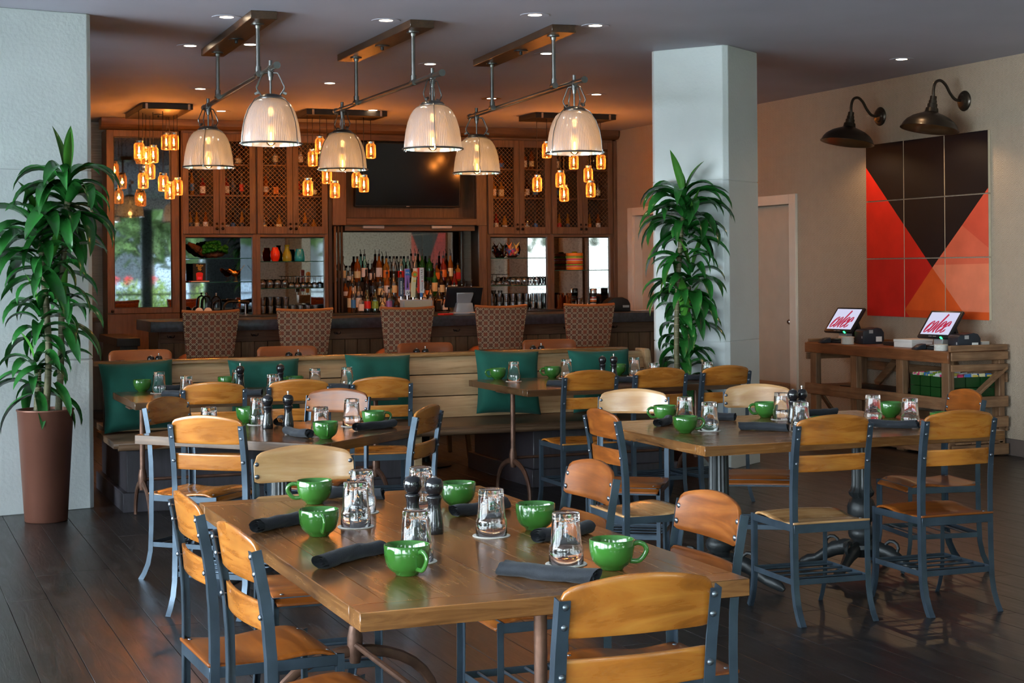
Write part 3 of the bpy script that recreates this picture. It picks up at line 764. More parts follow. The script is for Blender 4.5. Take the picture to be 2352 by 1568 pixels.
# ------------------------------------------------------------------ tableware
def mug_mesh():
    m = MB()
    m.lathe([(0, .004), (.022, .004), (.026, 0), (.030, .002), (.032, .007), (.043, .014), (.0515, .024), (.057, .038), (.0598, .056), (.0605, .079), (.0590, .0808), (.0572, .079), (.0565, .058), (.053, .040), (.046, .026), (.034, .015), (0, .011)], 36)
    return m.mesh('coffee_mug', M['mug'], smooth=60)
MUG = mug_mesh()
hp = [(.055, 0, .066), (.070, 0, .070), (.086, 0, .064), (.092, 0, .050), (.084, 0, .034), (.070, 0, .022), (.048, 0, .022)]
def smoothpath(p, n=4):
    P = [Vector(q) for q in p]; out = []
    for i in range(len(P)-1):
        a = P[max(0, i-1)]; b = P[i]; c = P[i+1]; d = P[min(len(P)-1, i+2)]
        for k in range(n):
            t = k/n
            out.append(.5*((2*b)+(c-a)*t+(2*a-5*b+4*c-d)*t*t+(3*b-a-3*c+d)*t**3))
    out.append(P[-1]); return out
MUGH = MB().tube(smoothpath(hp), .0068, 10, flat=.75).mesh('handle', M['mug'], smooth=60)
def flute(i, z): return 1-.022*(i % 2)
def glass_mesh():
    m = MB(); S = 40
    # upside-down tumbler: open mouth down, thick foot on top
    def rf(i, z): return 1-(.030 if (i % 4) in (0,) else 0) if .048 < z < .126 else 1
    m.lathe([(0, .1205), (.0305, .1195), (.0340, .112), (.0398, .0532), (.0436, .0478), (.0442, .040), (.0450, .0015), (.0460, .0), (.0470, .0015), (.0464, .040), (.0454, .0475), (.0420, .0533), (.0375, .124), (.0370, .1365), (.0350, .138), (0, .1378)], S, (0, 0, 0), rf)
    return m.mesh('tumbler', M['glass'], smooth=45)
GL = glass_mesh()
COA = MB().lathe([(0, 0), (.056, 0), (.057, .001), (.056, .0022), (0, .0022)], 32).mesh('coaster', M['coaster'])
def mill_meshes():
    b = MB().lathe([(0, 0), (.0262, 0), (.0275, .004), (.0275, .022), (.0255, .040), (.0205, .066), (.0190, .085), (.0210, .100), (.0238, .108), (.0238, .112), (.0205, .1155), (.0185, .117), (0, .117)], 28).mesh('pepper_mill', M['mill'], smooth=50)
    h = MB().lathe([(0, .1172), (.0160, .1172), (.0190, .1195), (.0250, .1285), (.0282, .141), (.0270, .154), (.0210, .1645), (.010, .1695), (0, .170)], 28).mesh('head', M['mill'], smooth=60)
    f = MB().lathe([(0, .169), (.0036, .169), (.0032, .176), (.0058, .178), (.0066, .184), (.0045, .188), (0, .189)], 12).mesh('finial', M['nickel'])
    g = MB().lathe([(0, .169), (.009, .169), (.007, .1735), (0, .1745)], 12).mesh('finial', M['nickel'])
    return b, h, f, g
MIL = mill_meshes()
def napkin_mesh(seed):
    r0 = random.Random(seed); L = .235
    ph = [r0.random()*6 for _ in range(6)]
    m = MB(); nu, nv = 30, 22; vs = []
    for j in range(nv+1):
        f = j/nv; x = (f-.5)*L
        for i in range(nu):
            a = 2*PI*i/nu
            rr = .021*(1+.10*math.sin(2.2*f*PI+ph[0])*math.cos(a+ph[1])+.05*math.sin(5*f*PI+ph[2]+a))
            fold = .0035 if math.sin(a*1.0+f*5.2+ph[3]) > .55 else 0
            y = (rr+fold)*math.cos(a)*1.12; z = .0195+(rr+fold)*math.sin(a)*.90
            vs.append((x+.006*math.sin(a+ph[4])*(1 if 0 < j < nv else 1.4), y+.006*math.sin(3*f+ph[5]), max(.0005, z)))
    fs = [(j*nu+i, j*nu+(i+1)%nu, (j+1)*nu+(i+1)%nu, (j+1)*nu+i) for j in range(nv) for i in range(nu)]
    m.add(vs, fs)
    # rolled spiral ends
    for e in (-1, 1):
        sp = []; x = e*L/2
        n = 34
        for k in range(n):
            a = k/n*4.4*PI; rr = .0195*(1-k/n*.80)
            sp.append((a, rr))
        vs = []; fs = []
        for k, (a, rr) in enumerate(sp):
            for dx in (0, -.028*e):
                vs.append((x+dx, rr*1.08*math.cos(a), .0195+rr*.88*math.sin(a)))
        for k in range(n-1): fs.append((2*k, 2*k+2, 2*k+3, 2*k+1))
        m.add(vs, fs)
    # loose folded flap along one side
    m.grid(lambda u, v: ((u-.5)*L*.55+.02*v, .020+.012*v, .010-.009*v+.002*math.sin(7*u)), 8, 2)
    return m.mesh('napkin_roll', M['napkin'], smooth=60)
NAP = [napkin_mesh(s) for s in (1, 2, 3, 4)]
cnt = [0]
def mug(x, y, ang, where, z=TZ):
    o = inst('coffee_mug', MUG, None, (x, y, z), (0, 0, R(ang))); inst('handle', MUGH, o)
    return tag(o, 'green coffee mug '+where, 'mug', 'green coffee mugs on the tables')
def glass(x, y, where, coaster=True, z=TZ):
    if coaster:
        c = inst('coaster', COA, None, (x, y, z), (0, 0, 1)); tag(c, 'paper coaster under the tumbler '+where, 'coaster', 'paper coasters')
    g = inst('tumbler', GL, None, (x, y, z+(.0022 if coaster else 0)), (0, 0, random.random()))
    return tag(g, 'upturned clear fluted tumbler '+where, 'glass', 'upturned tumblers on the tables')
def mill(x, y, where, knob=True, z=TZ):
    o = inst('pepper_mill' if knob else 'salt_mill', MIL[0], None, (x, y, z)); inst('head', MIL[1], o); inst('finial', MIL[2] if knob else MIL[3], o)
    return tag(o, ('black mill with tall silver knob ' if knob else 'black mill with flat silver cap ')+where, 'mill', 'black salt and pepper mills')
def napkin(x0, y0, x1, y1, where, z=TZ):
    a = math.atan2(y1-y0, x1-x0); cnt[0] += 1
    l = max(.19, min(.30, math.hypot(x1-x0, y1-y0)))/.235
    o = inst('napkin_roll', NAP[cnt[0] % 4], None, ((x0+x1)/2, (y0+y1)/2, z), (0, 0, a), (l, 1, 1))
    return tag(o, 'rolled charcoal cloth napkin '+where, 'napkin', 'rolled napkins')
T1, T2, T3 = 'on the front table', 'on the turned square table', 'on the pedestal table'
TL, TR = 'on the plant-side bench table', 'on the pillar-side bench table'
def row(f, data):
    for d in data: f(*d)
row(mug, ((1.413, 5.41, 168, T1+', at its far end'), (1.252, 4.746, 265, T1+' beside a napkin end, handle to the camera'), (1.301, 4.04, 285, T1+', lowest on the plant side, handle to the camera'),
          (1.838, 5.145, 110, T1+' behind the two mills'), (1.887, 4.581, 100, T1+' behind a napkin, no handle showing'), (1.822, 3.894, -20, T1+', at the near chair, handle out to the side')))
row(glass, ((1.402, 4.868, T1+' beside the mug with forward handle'), (1.504, 5.149, T1+', second behind the far-end mug'), (1.385, 4.217, T1+' just behind the lowest mug'),
            (1.706, 5.141, T1+' behind the mills'), (1.724, 4.531, T1+', alone in the table middle'), (1.742, 4.013, T1+' behind the longest napkin')))
mill(1.582, 4.64, T1+', before its mate', False); mill(1.535, 4.705, T1+', behind its mate')
row(napkin, ((1.09, 4.88, 1.30, 5.04, T1+' lying beside the plant-side edge, far one'), (1.113, 4.211, 1.329, 4.375, T1+' beside the lowest mug'), (1.523, 3.936, 1.70, 3.725, T1+', the closest and longest one'),
             (1.745, 4.913, 1.96, 5.015, T1+' behind the lone tumbler'), (1.80, 4.36, 2.005, 4.446, T1+' behind the tumbler at the near chair'), (1.475, 5.535, 1.655, 5.405, T1+' behind the far-end mug')))
row(mug, ((1.692, 10.97, 90, TL+', beside its free corner'), (2.262, 10.99, 90, TL+', half hidden behind a chair back'), (2.689, 10.80, 175, TL+', before the middle pillow')))
row(glass, ((1.775, 10.80, TL+' next to the corner mug'), (1.858, 10.262, TL+' above the first chair'), (2.30, 10.80, TL+' behind a mill', False), (2.388, 10.16, TL+' above the middle chair'), (2.791, 10.655, TL+' between two pillows'), (3.019, 10.671, TL+' before the third pillow')))
mill(2.29, 10.68, TL+', apart from the other mill'); mill(2.569, 10.713, TL+', before the second pillow', False)
row(napkin, ((1.75, 10.50, 1.93, 10.36, TL+' beside the first chair'), (1.80, 11.0, 1.99, 10.93, TL+' behind the corner tumbler'), (2.20, 10.40, 2.34, 10.27, TL+' between two chairs'), (2.84, 10.62, 2.98, 10.44, TL+' before the last tumbler'), (2.02, 11.0, 2.2, 10.95, TL+' showing over the first chair')))
row(mug, ((1.85, 8.46, 90, T2+' behind a tumbler'), (2.009, 7.48, 262, T2+' at its near corner'), (2.385, 7.94, 0, T2+' behind a long napkin')))
row(glass, ((1.876, 8.33, T2+' beside the two mills'), (2.02, 7.61, T2+' behind the corner mug'), (2.295, 8.028, T2+' behind the long napkin'), (1.529, 7.852, T2+' above the chair seen from behind')))
mill(1.872, 8.087, T2+', first of two', False); mill(1.975, 8.075, T2+', second of two')
row(napkin, ((1.885, 7.75, 1.945, 7.53, T2+' pointing at the corner mug'), (2.24, 7.765, 2.47, 7.875, T2+', long one by the edge'), (2.02, 8.40, 1.96, 8.22, T2+' behind the mills')))
row(mug, ((4.23, 10.96, 175, TR+', first before the fourth pillow'), (4.65, 10.94, 175, TR+', second before the fourth pillow'), (5.20, 10.98, 90, TR+' behind the two mills')))
row(glass, ((4.252, 10.704, TR+' on its free end'), (4.713, 10.83, TR+' beside the second mug'), (5.239, 10.78, TR+' beside the mills'), (5.049, 10.08, TR+' above the middle chair'), (5.422, 10.0, TR+' above the last chair')))
mill(4.86, 10.52, TR+', first of two', False); mill(4.935, 10.49, TR+', second of two')
row(napkin, ((4.30, 10.20, 4.46, 10.07, TR+' by the first chair'), (4.85, 10.98, 5.05, 10.96, TR+' showing over the first chair'), (4.86, 10.26, 5.04, 10.22, TR+' by the middle chair'), (5.36, 10.98, 5.52, 10.85, TR+' behind the mills'), (5.33, 10.27, 5.50, 10.20, TR+' between the last two chairs')))
row(mug, ((3.848, 7.56, 168, T3+' at the far edge, handle to the side'), (3.652, 6.962, -18, T3+', closest to its corner'), (4.415, 7.50, 170, T3+' beside the mills'), (4.994, 7.207, 90, T3+' towards the pallet stand'), (4.86, 6.58, 90, T3+' hidden behind a chair back, rim showing'), (4.212, 6.63, 90, T3+' hidden behind the pale-seat chair, rim showing')))
row(glass, ((3.85, 7.342, T3+' behind two mugs'), (3.806, 7.003, T3+' beside the corner mug'), (4.426, 7.36, T3+' beside the mills'), (4.197, 6.80, T3+' behind the pale-seat chair'), (4.761, 7.023, T3+' beside the lone mug'), (4.80, 6.76, T3+' behind the red-seat chair')))
mill(4.378, 7.166, T3+', before its mate', False); mill(4.445, 7.19, T3+', behind its mate')
row(napkin, ((3.67, 7.28, 3.81, 7.44, T3+' between two mugs'), (4.07, 7.60, 4.17, 7.40, T3+' pointing away from the corner'), (3.962, 6.983, 4.123, 6.80, T3+' before the pale chair by the mills'), (4.60, 7.42, 4.80, 7.43, T3+' behind the mills'), (4.60, 6.81, 4.76, 6.64, T3+' between the two nearest chairs')))
cn = [o for o in COL.objects if o.name.startswith('coaster')]

# ------------------------------------------------------------------ banquette bench and pillows
bn = thing('banquette_bench', 'long oak banquette bench with plank back and brown rail', 'bench', (0, 0, 0))
BX0, BX1 = 1.45, 5.60
for z0, z1, ya, yb in ((.478, .628, 11.25, 11.30), (.634, .784, 11.30, 11.35), (.790, .918, 11.35, 11.393)):
    for xa, xb in ((BX0+.06, 3.52), (3.523, BX1)):
        MB().prism([(ya, z0), (yb, z1), (yb+.03, z1), (ya+.03, z0)], xa, xb, 'yz').obj('back_board', M['bench'], bn, bevel=.002)
MB().box(BX0+.05, BX1-.04, 11.425, 11.47, .47, .92).obj('back_core', M['oak_dark'], bn)
MB().prism([(11.36, .9185), (11.36, .935), (11.37, .948), (11.49, .948), (11.505, .935), (11.505, .9185)], BX0-.02, BX1-.13, 'yz').obj('top_rail', M['rail'], bn, bevel=.004)
MB().prism([(11.24, .48), (11.34, .92), (11.36, .935), (11.51, .935), (11.51, .0), (11.24, .0)], BX1, BX1+.05, 'yz').obj('end_panel', M['bench'], bn, bevel=.004)
MB().prism([(10.60, .43), (10.585, .445), (10.585, .462), (10.60, .475), (11.42, .475), (11.42, .43)], BX0, 5.50, 'yz').obj('seat', M['oak_x'], bn, bevel=.003)
MB().tube([(BX0+.03, 10.592, .437), (5.50, 10.592, .437)], .022, 10).obj('seat_nosing', M['oak_x'], bn)
MB().box(BX0+.08, BX1, 11.50, 12.05, .43, .475).obj('rear_seat', M['oak_x'], bn)
for xa, xb in ((1.56, 3.58), (4.43, 5.55)):
    p = MB().box(xa, xb, 10.78, 12.0, .0, .43).obj('plinth', M['bench_base'], bn, bevel=.004)
    MB().box(xa-.035, xb+.035, 10.72, 12.06, .0, .125).obj('toe_board', M['bench_base'], bn, bevel=.004)
    MB().box(xb-.05, xb+.006, 10.772, 10.80, .126, .43).obj('corner_post', M['bench'], p, bevel=.002)
def pillow_mesh(seed):
    q = random.Random(seed); a, b, c = q.random()*6, q.random()*6, q.random()*6
    def f(sgn):
        def g(u, v):
            s, t = 2*u-1, 2*v-1
            k = 1-.075*(1-t*t)*abs(s)**3; kk = 1-.06*(1-s*s)*abs(t)**3
            x = .252*s*k; z = .238*t*kk
            th = .085*((1-s**4)*(1-t**4))**.5*(1+.08*math.sin(4*s+a)*math.sin(3*t+b))
            wr = .006*math.sin(9*s+4*t+c)*(1-s*s)*(1-t*t)
            return (x, sgn*(th+.004)+wr, z+.238)
        return g
    m = MB(); m.slab(f(-1), f(1), 20, 20)
    return m.mesh('throw_pillow', M['pillow'], smooth=80)
PM = [pillow_mesh(i) for i in (1, 2, 3)]
for i, (x, rz, ry, w) in enumerate(((1.715, 4, -2, 'at the bench end behind the corner mug'), (2.575, -1, 0, 'behind the two separate mills'), (3.405, 5, 2, 'at the bare middle of the bench'), (4.385, -2, 3, 'behind the free end of a dark table'), (5.16, -1, 0, 'at the bench end by the slim pillar'))):
    o = inst('throw_pillow', PM[i % 3], None, (x, 11.14, .479+.26*abs(math.sin(R(ry)))), (R(-13), R(ry), R(rz)))
    tag(o, 'teal green square pillow '+w, 'pillow', 'teal bench pillows')
# ------------------------------------------------------------------ lamps
def light(name, parent, loc, watts, col, size=.03, kind='POINT', rot=None, spot=None, blend=.5):
    l = bpy.data.lights.new(name, kind); l.energy = watts; l.color = col
    if kind != 'SUN': l.shadow_soft_size = size
    if spot: l.spot_size = spot; l.spot_blend = blend
    o = bpy.data.objects.new(name, l); COL.objects.link(o); o.parent = parent; o.location = loc
    if rot: o.rotation_euler = rot
    return o
WARM = (1.0, .62, .30)
# double pendants on pipe
def dome_mesh():
    S = 192
    rib = lambda i, z: 1+.006*((i % 2)*2-1)
    prof = [(.072, .300), (.085, .298), (.110, .285), (.132, .262), (.152, .228), (.168, .185), (.180, .135), (.188, .085), (.193, .035), (.195, .0)]
    m = MB(); m.lathe(prof, S, (0, 0, 0), rib)
    m.lathe([(r-.006, z-.002) for r, z in prof], S)
    return m.mesh('glass_shade', M['ribbed'], smooth=25)
DOME = dome_mesh()
RINGM = None
def pend_parts():
    P = {}
    m = MB(); m.ring(.203, .006, 48, 8, (0, 0, .004)); P['rim_ring'] = m.mesh('rim_ring', M['pipe'])
    m = MB(); m.ring(.076, .008, 32, 8, (0, 0, .302)); m.lathe([(0, .330), (.045, .328), (.072, .318), (.080, .306), (.074, .300), (0, .300)], 28); P['cap'] = m.mesh('cap', M['pipe'])
    m = MB()
    m.tube([(.205, 0, .004), (.200, 0, .08), (.188, 0, .15), (.160, 0, .225), (.115, 0, .29), (.078, 0, .31)], .0035, 6); P['strap'] = m.mesh('wire_strap', M['pipe'])
    m = MB(); m.tube([(.205, 0, -.008), (.205, 0, .022)], .006, 8); m.lathe([(0, -.010), (.009, -.010), (.009, -.002), (0, -.002)], 8, (.214, 0, .008)); P['clip'] = m.mesh('clip', M['steel_bright'])
    m = MB(); m.tube([(.012, .0, .470), (.048, 0, .466), (.056, 0, .455), (.094, 0, .375), (.090, 0, .358), (.066, 0, .325)], .0048, 6); P['bracket'] = m.mesh('bracket_arm', M['pipe'])
    m = MB(); m.box(-.018, .018, -.008, .008, -.008, .010); P['lever'] = m.mesh('spring_catch', M['pipe'], bevel=.002)
    m = MB(); m.tube([(0, 0, .325), (0, 0, .43)], .007, 10); m.lathe([(0, .42), (.014, .42), (.016, .44), (.016, .47), (.022, .475), (.022, .49), (.013, .50), (.013, .55), (0, .55)], 14); P['stem'] = m.mesh('stem', M['pipe'])
    m = MB(); m.lathe([(0, .185), (.018, .185), (.018, .13), (0, .13)], 12); P['socket'] = m.mesh('socket', M['black_plastic'])
    m = MB(); m.lathe([(0, .132), (.014, .13), (.018, .10), (.030, .06), (.034, .03), (.028, .005), (.012, -.008), (0, -.010)], 16); P['bulb'] = m.mesh('bulb', M['amber_glass'])
    m = MB(); m.lathe([(0, .085), (.006, .08), (.0085, .05), (.006, .018), (0, .012)], 8); P['filament'] = m.mesh('filament', M['bulb_pend'])
    return P
PP = pend_parts()
fl_m = MB().lathe([(0, 0), (.045, 0), (.045, -.008), (.020, -.012), (.018, -.03), (0, -.03)], 18).mesh('flange', M['pipe'])
tee = MB(); tee.tube([(0, -.035, 0), (0, .035, 0)], .0225, 12); tee.tube([(0, 0, 0), (0, 0, .05)], .0215, 12); tee_m = tee.mesh('tee_fitting', M['pipe'])
teed = MB(); teed.tube([(0, -.03, 0), (0, .03, 0)], .0225, 12); teed.tube([(0, 0, 0), (0, 0, -.05)], .0205, 12); teed_m = teed.mesh('tee_fitting', M['pipe'])
def pendant_fixture(near, far, lamps, zp, brd, label):
    """near/far: foot of the two drop pipes; lamps: two (x,y); brd: board corners"""
    (x0, y0), (x1, y1) = near, far
    f = thing('pendant_light', label, 'lamp', ((x0+x1)/2, (y0+y1)/2, 0), 0, 'double dome pendants on pipe')
    ox, oy = f.location.x, f.location.y
    (bxa, bya), (bxb, byb), hw = brd
    d = Vector((bxb-bxa, byb-bya)).normalized(); n = Vector((-d.y, d.x))
    poly = [(bxa-ox+n.x*s*hw, bya-oy+n.y*s*hw) for s in (1, -1)]+[(bxb-ox+n.x*s*hw, byb-oy+n.y*s*hw) for s in (-1, 1)]
    zb = CEIL-.055
    MB().prism(poly, zb, CEIL-.001).obj('ceiling_board', M['board'], f, bevel=.003)
    MB().lathe([(0, 0), (.055, 0), (.055, -.006), (.012, -.008), (.012, -.03), (0, -.035)], 20, ((bxa+bxb)/2-ox, (bya+byb)/2-oy, zb)).obj('junction_cap', M['iron'], f)
    ang = math.atan2(y1-y0, x1-x0)-PI/2
    for (x, y) in (near, far):
        MB().tube([(x-ox, y-oy, zb), (x-ox, y-oy, zp)], .0145, 12).obj('drop_pipe', M['pipe'], f)
        inst('flange', fl_m, f, (x-ox, y-oy, zb)); inst('tee_fitting', tee_m, f, (x-ox, y-oy, zp), (0, 0, ang))
    (lx0, ly0), (lx1, ly1) = lamps
    dv = Vector((lx1-lx0, ly1-ly0)).normalized()
    a = (lx0-dv.x*.20-ox, ly0-dv.y*.20-oy, zp); b = (lx1+dv.x*.20-ox, ly1+dv.y*.20-oy, zp)
    MB().tube([a, b], .0175, 14).obj('cross_pipe', M['pipe'], f)
    for p, s in ((a, -1), (b, 1)):
        MB().tube([(p[0]-s*dv.x*.03, p[1]-s*dv.y*.03, zp), (p[0]+s*dv.x*.012, p[1]+s*dv.y*.012, zp)], .0235, 14).obj('end_cap', M['pipe'], f)
    for k, (x, y) in enumerate(lamps):
        inst('tee_fitting', teed_m, f, (x-ox, y-oy, zp), (0, 0, ang))
        zl = zp-.05-.445
        r0 = .4+.9*k+x
        s = inst('glass_shade', DOME, f, (x-ox, y-oy, zl), (0, 0, r0))
        inst('rim_ring', PP['rim_ring'], s); inst('cap', PP['cap'], s); inst('stem', PP['stem'], s); inst('socket', PP['socket'], s); inst('bulb', PP['bulb'], s); inst('filament', PP['filament'], s)
        for q in range(3): inst('wire_strap', PP['strap'], s, (0, 0, 0), (0, 0, q*2*PI/3+.5)); inst('clip', PP['clip'], s, (0, 0, 0), (0, 0, q*2*PI/3+.5))
        for q in range(4): inst('bracket_arm', PP['bracket'], s, (0, 0, 0), (0, 0, (q//2)*PI+(q % 2-.5)*.55))
        for q in range(2): inst('spring_catch', PP['lever'], s, (.088*(1-2*q), 0, .335), (0, R(25)*(1-2*q), 0))
        light('pendant_glow', f, (x-ox, y-oy, zl+.05), PEND_W, WARM, .03)
pendant_fixture((2.445, 10.76), (2.474, 12.25), ((2.459, 10.461), (2.528, 12.912)), 2.885, ((2.435, 10.53), (2.485, 12.50), .088), 'double dome pendant on pipe, hanging over the plant side')
pendant_fixture((3.546, 10.778), (3.548, 12.204), ((3.554, 10.392), (3.575, 12.712)), 2.868, ((3.545, 10.57), (3.56, 12.48), .086), 'double dome pendant on pipe, middle one of three')
pendant_fixture((4.555, 10.646), (4.691, 12.232), ((4.618, 10.43), (4.769, 12.804)), 2.864, ((4.558, 10.46), (4.70, 12.44), .090), 'double dome pendant on pipe, hanging beside the slim pillar')

# mason jar chandeliers
jm = MB(); jm.lathe([(0, -.095), (.040, -.095), (.052, -.088), (.054, -.06), (.054, .035), (.050, .055), (.036, .068), (.036, .085)], 20); JAR = jm.mesh('jar', M['jar'], smooth=60)
lm = MB(); lm.lathe([(.039, .066), (.040, .070), (.040, .090), (.036, .094), (0, .094)], 20); LID = lm.mesh('lid', M['nickel'])
sm = MB(); sm.lathe([(0, .092), (.013, .092), (.013, .045), (0, .045)], 10); SOCK = sm.mesh('socket', M['brass'])
bm2 = MB(); bm2.lathe([(0, .045), (.012, .043), (.016, .02), (.017, -.02), (.014, -.045), (0, -.055)], 12); BULB = bm2.mesh('bulb', M['amber_glass'])
fm = MB(); fm.lathe([(0, .030), (.005, .026), (.0078, .0), (.005, -.028), (0, -.032)], 8); FIL = fm.mesh('filament', M['bulb_hot'])
def chandelier(x0, x1, y0, y1, jars, label):
    cx, cy = (x0+x1)/2, (y0+y1)/2
    f = thing('jar_chandelier', label, 'lamp', (cx, cy, 0), 0, 'mason jar chandeliers over the bar')
    zb = CEIL-.060
    MB().box(x0-cx, x1-cx, y0-cy, y1-cy, zb, CEIL-.001).obj('canopy', M['canopy'], f, bevel=.003)
    MB().lathe([(0, 0), (.05, 0), (.05, -.006), (.01, -.01), (.01, -.03), (0, -.035)], 18, (0, 0, zb)).obj('junction_cap', M['iron'], f)
    for s in (-1, 1): MB().box(s*(x1-x0)*.42-.012, s*(x1-x0)*.42+.012, y0-cy-.004, y0-cy+.002, zb-.002, CEIL-.004).obj('corner_strap', M['steel_bright'], f)
    for (x, y, z) in jars:
        j = inst('jar', JAR, f, (x-cx, y-cy, z))
        inst('lid', LID, j); inst('socket', SOCK, j); inst('bulb', BULB, j); inst('filament', FIL, j)
        MB().tube([(x-cx, y-cy, z+.09), (x-cx, y-cy, zb)], .0035, 6).obj('cord', M['cord'], f)
        light('jar_glow', f, (x-cx, y-cy, z-.02), JAR_W, (1.0, .46, .16), .015)
def spread_y(J, y0, offs):
    out = []
    for (x, z), o in zip(J, offs):
        k = (y0+o)/y0; out.append((x*k, y0+o, CAM_H+(z-CAM_H)*k))
    return out
O = [-.32, .05, -.2, .3, .1, .22, -.12, -.35, .28, -.05]
chandelier(2.59, 3.10, 16.62, 17.80, spread_y([(2.641, 2.845), (2.713, 2.787), (2.787, 2.802), (2.923, 2.937), (3.002, 2.939), (2.754, 2.628), (2.681, 2.531), (2.889, 2.506), (2.956, 2.42), (3.039, 2.464)], 17.2, O), 'mason jar chandelier of ten jars before the tall mirror')
O2 = [-.12, .1, -.15, .12, -.05, .15, -.1, .05]
chandelier(4.32, 5.21, 16.74, 17.26, spread_y([(4.531, 2.919), (4.449, 2.778), (4.393, 2.464), (4.606, 2.591), (4.692, 2.44), (4.936, 2.555), (5.019, 2.507), (5.101, 2.873)], 17.0, O2), 'mason jar chandelier hanging beside the television')
chandelier(6.80, 7.77, 16.40, 16.90, spread_y([(7.033, 2.889), (6.914, 2.514), (7.194, 2.566), (7.238, 2.407), (7.359, 2.769), (7.536, 2.626), (7.565, 2.458), (7.695, 2.774)], 16.65, O2), 'mason jar chandelier behind the dome by the slim pillar')

# recessed downlights
dr = MB(); dr.lathe([(.045, .004), (.050, -.001), (.098, -.003), (.100, 0), (.098, .003)], 32); DR = dr.mesh('trim_ring', M['ceiling'])
dl = MB(); dl.lathe([(0, .001), (.046, .001)], 20); DL = dl.mesh('lens', M['bulb_lens'])
spots = [(2.26, 10.88, 'beside the plant-side pendant board'), (2.285, 12.35, 'at the far end of the plant-side pendant board'), (2.70, 12.14, 'peeking out behind the plant-side pendant board'), (2.91, 15.23, 'above the pipe of the plant-side pendant'), (3.52, 17.27, 'beside the ten-jar chandelier'),
         (3.94, 14.42, 'between two big domes'), (3.32, 10.68, 'near the middle pendant board'), (4.37, 12.83, 'under the drop pipe of the middle pendant'), (4.2, 10.13, 'in the bluish front of the ceiling'), (4.79, 10.44, 'next to the pillar-side pendant board'),
         (5.04, 11.92, 'between drop pipes of the pillar-side pendant'), (6.69, 14.57, 'beside the slim pillar top'), (7.99, 11.33, 'above the two wall lamps'), (5.83, 15.22, 'with brass ring behind the pillar-side pipe'), (5.04, 16.71, 'close before the television')]
for i, (x, y, w) in enumerate(spots):
    f = thing('downlight', 'small recessed ceiling downlight '+w, 'downlight', (x, y, CEIL-.0005), 0, 'recessed downlights')
    r = inst('trim_ring', DR, f); 
    if i != 13: inst('lens', DL, f, (0, 0, -.002))
    else: reslot(r, 0, M['brass']); inst('lens', DL, f, (0, 0, -.002)); 
    light('downlight_glow', f, (0, 0, -.03), SPOT_W, (1.0, .72, .45), .03, 'SPOT', (0, 0, 0), R(100), .8)

# gooseneck wall lamps
def sconce(y, z, label):
    f = thing('gooseneck_lamp', label, 'lamp', (X1, y, z), 0, 'gooseneck wall lamps over the artwork')
    k = MB(); k.M = Matrix.Rotation(-PI/2, 4, 'Y'); k.lathe([(0, 0), (.085, 0), (.088, .008), (.080, .018), (.055, .024), (.050, .040), (.020, .048), (0, .05)], 28); k.obj('wall_plate', M['sconce'], f)
    pts = smoothpath([(-.04, 0, 0), (-.10, .0, .01), (-.15, .0, .06), (-.195, 0, .13), (-.245, 0, .165), (-.295, 0, .150), (-.318, 0, .09), (-.32, 0, .02)], 5)
    MB().tube(pts, .0125, 12).obj('goose_arm', M['sconce'], f)
    s = MB(); tilt = Matrix.Translation((-.32, 0, .03)) @ Matrix.Rotation(R(9), 4, 'Y')
    s.M = tilt; s.lathe([(0, 0), (.028, 0), (.028, -.035), (.034, -.037), (.034, -.065), (.042, -.068), (.042, -.10), (.052, -.103), (.058, -.14), (0, -.14)], 24); s.obj('neck', M['sconce'], f)
    s = MB(); s.M = tilt; pr = [(.050, -.130), (.068, -.145), (.105, -.158), (.155, -.180), (.200, -.212), (.226, -.245), (.238, -.275), (.246, -.282), (.246, -.286), (.234, -.281), (.220, -.249), (.195, -.219), (.15, -.189), (.10, -.167), (.045, -.148)]
    s.lathe(pr, 44); s.obj('shade', M['sconce'], f, smooth=50)
    b = MB(); b.M = tilt; b.lathe([(0, -.15), (.02, -.16), (.03, -.20), (.025, -.23), (0, -.24)], 14); b.obj('bulb', M['bulb_pend'], f)
    light('wall_lamp_glow', f, (-.355, 0, -.215), SCONCE_W, (1.0, .66, .36), .03, 'SPOT', (0, R(8), 0), R(155), .4)
sconce(12.70, 2.945, 'bronze gooseneck wall lamp over the far top corner of the artwork')
sconce(11.46, 2.965, 'bronze gooseneck wall lamp over the near top corner of the artwork')

# ------------------------------------------------------------------ artwork: nine painted panels
for k_, c_ in dict(art_black=(.004, .004, .006), art_red=(.60, .018, .010), art_red2=(.48, .012, .010), art_orange=(.62, .085, .015), art_orange2=(.54, .060, .012), art_salmon=(.62, .115, .06), art_peach=(.70, .19, .10), art_salmon2=(.56, .075, .04)).items():
    M[k_] = plain(k_, c_, .55, var=.10, nscale=5, bump=.05, spec=.25)
art = thing('artwork', 'nine-panel painting of black, red and orange triangles on the wallpaper wall', 'painting', (X1, 0, 0))
AY0, AY1, AZ0, AZ1 = 12.905, 11.115, 2.695, 1.095
polys = [('art_black', [(0, 0), (1, 0), (1, .302), (.565, .72), (0, .13)]),
         ('art_red', [(0, .13), (.5075, .66), (0, .66)]), ('art_red2', [(0, .66), (.5075, .66), (.565, .72), (.333, .956), (.38, 1), (0, 1)]),
         ('art_orange', [(.565, .72), (.80, .955), (.333, .956)]), ('art_orange2', [(.333, .956), (.80, .955), (.86, 1), (.38, 1)]),
         ('art_salmon2', [(1, .302), (1, .62), (.80, .495)]), ('art_salmon', [(.80, .495), (1, .62), (1, .70), (.58, .705)]), ('art_peach', [(.58, .705), (1, .70), (1, .955), (.80, .955), (.565, .72)]), ('art_orange', [(.80, .955), (1, .955), (1, 1), (.86, 1)])]
